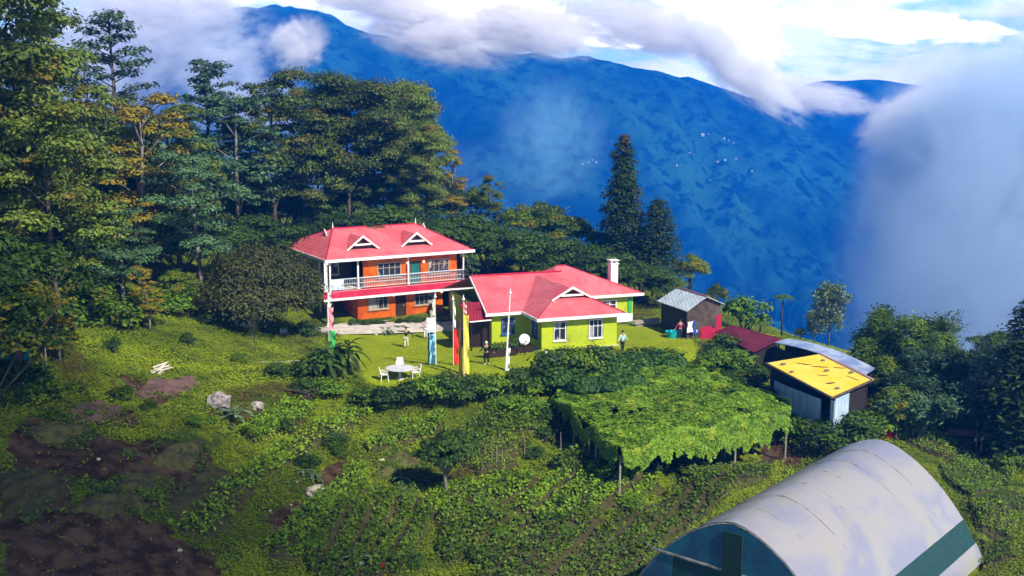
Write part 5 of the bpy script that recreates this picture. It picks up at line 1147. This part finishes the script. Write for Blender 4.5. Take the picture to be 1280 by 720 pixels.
V, Q, var = leafquads(np.c_[x, y, zz + hh], np.c_[rg.normal(size=k) * .5, rg.normal(size=k) * .5 - .25, np.ones(k) * 1.3], .16, rg, .42, .5)
tag(qmesh('rough_grass', V, Q, LEAF('leaves_rough_grass', (.055,.10,.004), (.27,.36,.010), rnd=0, scale=.11, warm=(.08,.06,.015), warm_lo=.60), var=np.repeat(np.clip(dn * 1.5 + .4 + .2 * rg.rand(k), 0, 1), 4)), kind='stuff')
# short mown blades on the lawn
n = 60000; x = rg.uniform(-20, 22, n); y = rg.uniform(68, 96, n); ok = inpoly(x, y, LAWN) | inpoly(x, y, LAWN2); x, y = x[ok], y[ok]
V, Q, var = leafquads(np.c_[x, y, H(x, y) + .03], np.tile((0, -.3, 1.), (len(x), 1)), .13, rg, .4, .5)
tag(qmesh('mown_grass', V, Q, LEAF('leaves_lawn', (.16,.22,.004), (.30,.35,.006), rnd=0, scale=.3), var=var), kind='stuff')
# ================================================================ flags, furniture, people, small things
def flag(px, pytop, pybase, cloths, label, w=.45, polem=WHITE, name='prayer_flag', side=1, r=.035, tilt=0):
    f = at(px, pybase, 0); f.z = T(f.x, f.y); h = atY(px + tilt, pytop, f.y).z - f.z
    t = thing(name, label, 'flag', f); dxw = tilt / F * f.y; top = (dxw, 0, h)
    MB().tube([(0, 0, -.2), (dxw * .5, 0, h * .5), top], [r, r * .8, r * .4], 6).build('pole', polem, t)
    MB().lathe([(0, -.12), (.09, -.06), (.11, 0), (.05, .1), (.02, .3), (0, .32)], top, 8).build('finial', polem, t)
    for z0, z1, col, ww in cloths:        # fractions of the height
        nm = 'cloth_%d_%d_%d' % tuple(int(c * 99) for c in col); m = M(nm, col, tuple(c * .85 for c in col), 3, .9)
        V = []; Q = []; n = 14
        for i in range(n + 1):
            fz = z0 + (z1 - z0) * i / n; x0 = dxw * fz
            for j in range(5):
                q = j / 4; V.append((x0 + side * (q * ww * (1 + .05 * math.sin(i * 1.1))) + .02 * side, .10 * math.sin(i * .9 + q * 4 + px) * q - .03, h * fz + .05 * math.sin(q * 5 + i)))
        for i in range(n):
            for j in range(4): b_ = i * 5 + j; Q.append((b_, b_ + 1, b_ + 6, b_ + 5))
        qmesh('cloth', V, Q, m, t, smooth=True)
    return t
flag(545, 371, 462, [(.02,.46,(.28,.62,.85),.42), (.48,.70,(.75,.78,.88),.6), (.72,.97,(.75,.72,.60),.18)], 'tall light blue prayer flag with white upper cloth', side=-1)
flag(541, 385, 460, [(.03,.62,(.01,.04,.16),.3), (.66,.97,(.5,.55,.3),.15)], 'narrow navy prayer flag directly left of the light blue one', side=-1, polem=DARKW)
flag(567, 374, 462, [(.02,.55,(.72,.035,.015),.34), (.58,.97,(.8,.78,.72),.16)], 'tall red prayer flag with pale upper strip')
flag(580, 374, 474, [(.04,.80,(.80,.68,.10),.34), (.82,.97,(.75,.35,.35),.2)], 'tall yellow prayer flag with red tip')
flag(577, 378, 476, [(.04,.78,(.10,.05,.025),.16)], 'dark brown narrow flag close beside the yellow one', side=-1, polem=DARKW, r=.03)
flag(412, 330, 446, [(.30,.54,(.85,.30,.35),.34), (.56,.70,(.8,.8,.82),.2), (.04,.29,(.05,.35,.09),.45)], 'tall pink, white and green prayer flag at the left corner of the guesthouse', polem=WHITE)
flag(632, 366, 468, [(.0,.30,(.8,.8,.8),.22)], 'tall white tapering flagpole standing in front of the bungalow', r=.075, tilt=6)
# satellite dish
v = at(655, 448, 0); v.z = T(v.x, v.y); SD = thing('satellite_dish', 'white round satellite dish on a dark stand beside the bungalow', 'satellite dish', v, R(15))
d = MB(); prof = [(0.001, 0)] + [(.42 * i / 6, .12 * (i / 6) ** 2) for i in range(1, 7)] + [(.42, .14), (.001, .02)]
for i, (r_, z_) in enumerate(prof): pass
d.lathe(prof, n=20); do = d.build('dish', WHITE, SD, smooth=True); do.rotation_euler = (R(68), 0, 0); do.location = (0, 0, 1.25)
MB().tube([(0, 0, -.2), (0, .05, 1.2)], .04, 6).tube([(-.3, .3, -.2), (0, .05, .8)], .025, 5).tube([(.3, .3, -.2), (0, .05, .8)], .025, 5).build('stand', DARKW, SD)
MB().tube([(0, -.05, .85), (0, -.5, 1.2)], .02, 5).box(-.06, .06, -.58, -.46, 1.16, 1.28).build('receiver_arm', STONE, SD)
# dark stacked planters along the bungalow wall
def plantbox(px, py, w, label, rz):
    v = hit(px, py); t = thing('planter', label, 'planter', v, rz)
    MB().box(-w, w, -.25, .25, -.1, .55).box(-w - .04, w + .04, -.29, .29, .551, .60).build('box', DARKW, t)
    rg = np.random.RandomState(int(px)); P = np.c_[rg.uniform(-w, w, 500), rg.uniform(-.3, .3, 500), .6 + .5 * rg.rand(500)]; V, Q, var = leafquads(P, np.tile((0, -.2, 1.), (500, 1)), .18, rg, .6, .8); qmesh('foliage', V, Q, L_DARK, t, var=var)
plantbox(625, 446, 1.2, 'long dark planter left of the white flagpole', R(20)); plantbox(652, 441, .9, 'dark planter behind the satellite dish', R(20)); plantbox(595, 432, .9, 'dark planter in front of the pipe fence', R(20))
v = hit(683, 455); t = thing('marker_post', 'short white post at the left corner of the bungalow front wing', 'post', v); MB().box(-.06, .06, -.06, .06, -.1, .95).build('post', WHITE, t); MB().box(-.08, .08, -.08, .08, .951, .99).build('cap', STONE, t)
# garden table with chairs
def chair(px, py, label, rz, m=WHITE, s=1.0):
    v = hit(px, py); t = thing('garden_chair', label, 'chair', v, rz); t.scale = (s, s, s)
    MB().box(-.24, .24, -.24, .24, .42, .46).build('seat', m, t, bevel=.01)
    b = MB(); b.add([(-.24,.24,.46),(.24,.24,.46),(.21,.34,.92),(-.21,.34,.92),(-.24,.28,.46),(.24,.28,.46),(.21,.38,.92),(-.21,.38,.92)], [(3,2,1,0),(4,5,6,7),(0,1,5,4),(1,2,6,5),(2,3,7,6),(3,0,4,7)]).build('backrest', m, t)
    for sx in (-1, 1):
        MB().tube([(sx * .26, .26, .66), (sx * .28, -.2, .66), (sx * .25, -.22, .44)], .025, 5).build('armrest', m, t)
        for sy in (-1, 1): MB().tube([(sx * .26, sy * .26, -.05), (sx * .21, sy * .21, .42)], .028, 5).build('leg', m, t)
    return t
v = hit(500, 474); TB = thing('garden_table', 'round pale grey garden table at the lower left of the lawn', 'table', v, .2)
tm = M('grey_stone_top', (.62,.60,.64), (.5,.48,.52), 2, .5); MB().lathe([(0, .70), (.95, .70), (1.0, .72), (1.0, .76), (.95, .78), (0, .78)], n=24).build('tabletop', tm, TB); MB().lathe([(.30, -.1), (.28, .02), (.10, .1), (.09, .6), (.22, .70)], n=12).build('pedestal', tm, TB)
chair(519, 474, 'white garden chair right of the round table', -1.2, s=1.1); chair(500, 464, 'white garden chair behind the round table', .1); chair(481, 476, 'white garden chair left of the round table', 1.7)
# people
SKIN = M('skin', (.42,.25,.16), (.38,.22,.14), 3, .6); HAIR = M('black_hair', (.015,.012,.01), None, 4, .7)
def person(px, py, label, top, bottom, rz=0, arms=((.34, -.1, -.1), (.3, .1, -.05)), hat=None, shoes=(.03,.03,.03), h=1.68, skirt=False, stride=.10):
    v = hit(px, py); t = thing('person', label, 'person', v, rz); s = h / 1.7; t.scale = (s, s, s)
    mt = M('cloth_top_%d_%d_%d' % tuple(int(c * 99) for c in top), top, None, 6, .9); mb_ = M('cloth_leg_%d_%d_%d' % tuple(int(c * 99) for c in bottom), bottom, None, 6, .9); ms = M('shoe_%d' % int(shoes[0] * 99), shoes, None, 5, .6)
    def skin(name, pts, edges, rad, mat):
        me = bpy.data.meshes.new(name); me.from_pydata(pts, edges, []); me.materials.append(mat); o = bpy.data.objects.new(name, me); COL.objects.link(o); o.parent = t
        m = o.modifiers.new('skin', 'SKIN'); m.use_smooth_shade = True
        for i, r_ in enumerate(rad): sv = me.skin_vertices[0].data[i]; sv.radius = (r_[0], r_[1]) if isinstance(r_, tuple) else (r_, r_); sv.use_root = (i == 0)
        o.modifiers.new('sub', 'SUBSURF').render_levels = 2; o.modifiers['sub'].levels = 1; return o
    pts = [(0,0,.93),(0,0,1.15),(0,0,1.38),(0,0,1.50),(0,-.01,1.60),(0,-.01,1.70)]; rad = [(.15,.10),(.14,.10),(.16,.10),(.055,.055),(.085,.10),(.06,.07)]; ed = [(0,1),(1,2),(2,3),(3,4),(4,5)]
    hands = []
    for k, sx in enumerate((-1, 1)):
        a_ = arms[k]; sh = Vector((sx * .19, 0, 1.38)); dv = Vector((sx * a_[0], a_[1], a_[2] - .45)).normalized(); el = sh + dv * .29; d2 = Vector((sx * a_[0] * 1.2, a_[1] - .12, a_[2] - .32)).normalized(); wr = el + d2 * .25; hd = wr + d2 * .1
        b_ = len(pts); pts += [tuple(sh), tuple(el), tuple(wr), tuple(hd)]; rad += [.055, .042, .028, (.035, .02)]; ed += [(2, b_), (b_, b_+1), (b_+1, b_+2), (b_+2, b_+3)]; hands.append((wr, hd, d2, sx, sh, el))
    for sx in (-1, 1):
        b_ = len(pts); y = stride * sx; pts += [(sx * .09, 0, .86), (sx * .10, y * .4 - .02, .48), (sx * .11, y, .09), (sx * .11, y - .13, .04)]; rad += [.085, .058, .038, .032]; ed += [(0, b_), (b_, b_+1), (b_+1, b_+2), (b_+2, b_+3)]
    # body last detail: five short fingers on each hand
    for wr, hd, d2, sx, sh, el in hands:
        sd = d2.cross(Vector((0, 1, 0))).normalized()
        hb0 = pts.index(tuple(hd))
        for q in range(4): b_ = len(pts); pts.append(tuple(hd + d2 * (.07 - .008 * abs(q - 1.5)) + sd * (q - 1.5) * .02)); rad.append(.009); ed.append((hb0, b_))
        b_ = len(pts); pts.append(tuple(wr + d2 * .07 + sd * .05)); rad.append(.010); ed.append((hb0 - 1, b_))
    skin('body', pts, ed, rad, SKIN)
    for sx, sy in ((-.032, -.095), (.032, -.095)): MB().lathe([(0,-.012),(.012,0),(0,.012)], (sx, sy - .005, 1.625), 6).build('eye', HAIR, t)
    p_ = [(0,0,.90),(0,0,1.15),(0,0,1.40)]; r_ = [(.175,.125),(.16,.12),(.185,.12)]; e_ = [(0,1),(1,2)]
    for wr, hd, d2, sx, sh, el in hands: b_ = len(p_); p_ += [tuple(sh), tuple(el), tuple(wr)]; r_ += [.07, .055, .042]; e_ += [(2, b_), (b_, b_+1), (b_+1, b_+2)]
    skin('jacket', p_, e_, r_, mt)
    p_ = [(0,0,.92)]; r_ = [(.165,.12)]; e_ = []
    for sx in (-1, 1): b_ = len(p_); y = stride * sx; p_ += [(sx * .095, 0, .84), (sx * .10, y * .4 - .02, .48), (sx * .11, y, .12)]; r_ += [.105, .078, .06]; e_ += [(0, b_), (b_, b_+1), (b_+1, b_+2)]
    skin('trousers', p_, e_, r_, mb_)
    for sx in (-1, 1): y = stride * sx; skin('shoe', [(sx * .11, y + .03, .05), (sx * .11, y - .15, .04)], [(0, 1)], [.05, .042], ms)
    MB().lathe([(0, .11), (.06, .10), (.095, .04), (.10, -.02), (.085, -.06)], (0, .012, 1.655), 12).build('cap' if hat else 'hair', M('hat', hat, None, 4, .8) if hat else HAIR, t, smooth=True)
    return t
person(508, 435, 'person in dark jacket and pale trousers stretching an arm out on the lawn', (.02,.02,.03), (.62,.64,.55), R(-10), arms=((1.2, -.1, .42), (.5, -.1, .1)))
person(532, 423, 'person in lilac and white clothes standing left of the prayer flags', (.55,.40,.62), (.72,.70,.78), R(20))
person(538, 418, 'person in white top beside the navy flag', (.78,.78,.80), (.05,.05,.12), R(-20))
person(608, 456, 'person in black with white cap and white shoes on the lawn near the planters', (.012,.012,.018), (.015,.015,.02), R(160), hat=(.8,.8,.8), shoes=(.8,.8,.8))
person(778, 441, 'person in light blue top at the right corner of the bungalow', (.45,.75,.85), (.02,.03,.04), R(30), h=1.7)
person(850, 424, 'person in maroon top in front of the tin shed', (.25,.03,.08), (.03,.03,.09), R(10), h=1.6)
# laundry and tub before the tin shed
a_, b_ = hit(858, 425), hit(884, 424); c_ = (a_ + b_) / 2
LN = thing('laundry_line', 'clothes line with white, blue, lilac and yellow washing beside the tin shed', 'laundry', c_); d_ = b_ - a_
for s in (-.5, .5): MB().tube([(d_.x * s, d_.y * s, -.2), (d_.x * s, d_.y * s, 1.75)], .035, 5).build('post', DARKW, LN)
MB().tube([(-d_.x * .5, -d_.y * .5, 1.7), (0, 0, 1.6), (d_.x * .5, d_.y * .5, 1.7)], .012, 4).build('line', STONE, LN)
for k, (s0, s1, zz_, col) in enumerate([(-.46,-.22,.75,(.8,.8,.85)),(-.2,-.05,.5,(.02,.07,.35)),(-.03,.2,.6,(.5,.5,.85)),(.22,.34,.8,(.7,.65,.5)),(.35,.46,.6,(.75,.55,.1))]):
    V = []; Q = []
    for i in range(7):
        for j in range(5): q = s0 + (s1 - s0) * j / 4; V.append((d_.x * q + .05 * math.sin(i + j * 2), d_.y * q + .08 * math.sin(i * .8 + j * 1.7), 1.62 - (1.62 - zz_) * i / 6))
    for i in range(6):
        for j in range(4): m_ = i * 5 + j; Q.append((m_, m_ + 1, m_ + 6, m_ + 5))
    qmesh('washing', V, Q, M('washing_%d' % k, col, None, 4, .9), LN, smooth=True)
v = hit(840, 422); tb_ = MB().lathe([(0.001, .0), (.42, 0), (.55, .5), (.58, .52), (.58, .55), (.52, .55), (.40, .08), (0.001, .06)], n=18).build('wash_tub', M('turquoise_plastic', (.01,.42,.50), None, 2, .4), smooth=False); tb_.location = v; tag(tb_, 'turquoise plastic tub on the grass before the tin shed', 'tub')
# firewood pile between bungalow and shed
def pile(name, label, cat, px, py, n, ln, r, m, spread, rz):
    v = hit(px, py); t = MB(); q = random.Random(px)
    for k in range(n):
        y = q.uniform(-spread, spread); z = r + q.random() * .45; a0 = q.uniform(-.35, .35); t.tube([(-ln / 2 + q.uniform(-.2, .2), y - a0, z - q.random() * .1), (ln / 2, y + a0, z + q.uniform(-.05, .2))], [r, r * .8], 6)
    o = t.build(name, m); o.location = v; o.rotation_euler.z = rz; return tag(o, label, cat)
pile('log_pile', 'pile of pale weathered logs between the bungalow and the tin shed', 'logs', 808, 408, 16, 2.4, .09, POLE, .5, .2)
pile('stick_heap', 'heap of pale broken sticks high on the left slope', 'sticks', 200, 468, 9, 1.3, .06, M('bleached_wood', (.6,.55,.45), (.4,.36,.3), 3, .9), .25, 1.2)
pile('stick_heap', 'thin pale stick lying across the slope right of the domed tree', 'sticks', 345, 455, 2, 4.2, .035, M('bleached_wood', (.6,.55,.45)), .05, -.15)
pile('stick_heap', 'dark fallen branches above the diagonal crop row', 'branches', 372, 498, 12, 2.6, .07, BARK, .6, -.6)
pile('stick_heap', 'dead purple-brown brush heap on the right slope', 'branches', 1215, 548, 22, 3.0, .07, M('dead_brush', (.10,.06,.06), None, 3, .9), .9, -.5)
# rocks
ROCKM = M('mottled_rock', (.34,.31,.30), (.13,.11,.11), 3, .9, bump=.9, bscale=5)
def rock(px, py, s, label, group=None, m=ROCKM, sc=(1, .8, .7)):
    v = hit(px, py); rg = np.random.RandomState(int(px * 3 + py)); mb = MB(); P = []; n1, n2 = 9, 12
    for i in range(n1 + 1):
        for j in range(n2): t, p = PI * i / n1, 2 * PI * j / n2; r_ = s * (1 + .35 * float(fbm([math.cos(p) * math.sin(t) * 2 + px], [math.sin(p) * math.sin(t) * 2 + math.cos(t) * 3], 1.1, 3)[0]) * 2); P.append((r_ * math.sin(t) * math.cos(p) * sc[0], r_ * math.sin(t) * math.sin(p) * sc[1], r_ * math.cos(t) * sc[2] + s * .3))
    Fs = [(i * n2 + j, (i + 1) * n2 + j, (i + 1) * n2 + (j + 1) % n2, i * n2 + (j + 1) % n2) for i in range(n1) for j in range(n2)]
    o = mb.add(P, Fs).build('rock', m); o.location = v; o.rotation_euler.z = rg.rand() * 6; return tag(o, label, 'rock', group)
rock(275, 508, .85, 'mottled pale boulder on the bright left slope'); rock(322, 513, .45, 'small grey rock right of the mottled boulder'); rock(395, 620, .6, 'pale broken rock beside the diagonal crop row', m=M('pale_rock', (.5,.46,.36), (.3,.26,.2), 3, .9, bump=.8))
rock(625, 650, .28, 'small white stone in the middle of the lower garden', m=WHITE); rock(478, 578, .2, 'tiny pale stone by the square beds', m=M('pale_rock', (.5,.46,.36)))
g_ = 'small pale stones scattered over the garden'
for k in range(34): rock(rnd.uniform(120, 1000) , rnd.uniform(520, 712), rnd.uniform(.07, .16), 'small pale stone lying among the garden plants', g_, m=M('pale_rock', (.5,.46,.36)))
g_ = 'stones edging the top of the lawn'
for k in range(12): rock(470 + k * 7.5, 419 - k * .6, .16, 'pale stone in the row edging the lawn', g_, m=M('pale_rock', (.5,.46,.36)))
# teal net, white sheet, red cloth
v = hit(12, 455); NT = thing('net_shelter', 'teal shade net stretched over low poles at the left edge', 'net', v)
V = []; Q = []
for i in range(13):
    for j in range(7): V.append((-2.6 + i * .36, -1 + j * .35, 1.25 + .12 * math.sin(i * 1.1 + j) - .25 * (j / 6) ** 2 * (1 if j < 7 else 0)))
for i in range(12):
    for j in range(6): b_ = i * 7 + j; Q.append((b_, b_ + 7, b_ + 8, b_ + 1))
nm_ = M('teal_net', (.005,.16,.15), (.008,.11,.12), 1.5, .8); qmesh('net', V, Q, nm_, NT, smooth=True)
V = [(-2.6 + i * .36, -1 - .08 * j + .05 * math.sin(i * 1.7), 1.22 - .38 * j) for i in range(13) for j in range(3)]; Q = [(i * 3 + j, i * 3 + 3 + j, i * 3 + 4 + j, i * 3 + j + 1) for i in range(12) for j in range(2)]
qmesh('net_side', V, Q, nm_, NT, smooth=True)
for x_ in (-2.5, -.4, 1.6):
    for y_ in (-.95, 1.0): MB().tube([(x_, y_, -.4), (x_, y_, 1.25 - (.2 if y_ > 0 else 0))], .04, 5).build('pole', POLE, NT)
def drape(px, py, w, label, col, name='cloth', rz=0.0, hgt=.5):
    v = hit(px, py); V = []; Q = []
    for i in range(9):
        for j in range(6): V.append(((i / 8 - .5) * w, (j / 5 - .5) * .7 + .1 * math.sin(i * 2.1), hgt * math.exp(-((j / 5 - .5) * 3) ** 2) * (.6 + .4 * math.sin(i * 1.9 + 1)) + .06))
    for i in range(8):
        for j in range(5): b_ = i * 6 + j; Q.append((b_, b_ + 6, b_ + 7, b_ + 1))
    o = qmesh(name, V, Q, M('sheet_%d_%d' % (int(col[0] * 99), int(col[1] * 99)), col, None, 3, .9), smooth=True); o.location = v; o.rotation_euler.z = rz; return tag(o, label, 'cloth')
drape(305, 410, 1.5, 'white sheet caught at the foot of the domed tree', (.85,.82,.86), rz=-.2); drape(355, 418, .5, 'small white cloth right of the domed tree foot', (.8,.8,.8))
drape(1112, 548, .8, 'bright red cloth right of the greenhouse peak', (.85,.01,.01), hgt=.8); drape(472, 718, .7, 'small red cloth at the bottom edge of the garden', (.25,.01,.01))
# bare stakes in the vegetable garden
g_ = 'thin bare stakes among the crops'
sk_ = None
for k, (px, py) in enumerate([(614,585),(620,588),(627,584),(1220,560),(1226,566),(700,575),(735,580),(655,575),(860,585),(905,578)]):
    v = hit(px, py)
    if sk_ is None: sk_ = MB().tube([(0,0,-.2),(.05,.02,1.0),(.02,0,1.8)], [.03,.025,.015], 5).build('stake', POLE); o = sk_
    else: o = cp(sk_)
    o.location = v; o.scale = (1, 1, rnd.uniform(.6, 1.1)); tag(o, 'thin bare wooden stake standing among the crops', 'stake', g_)
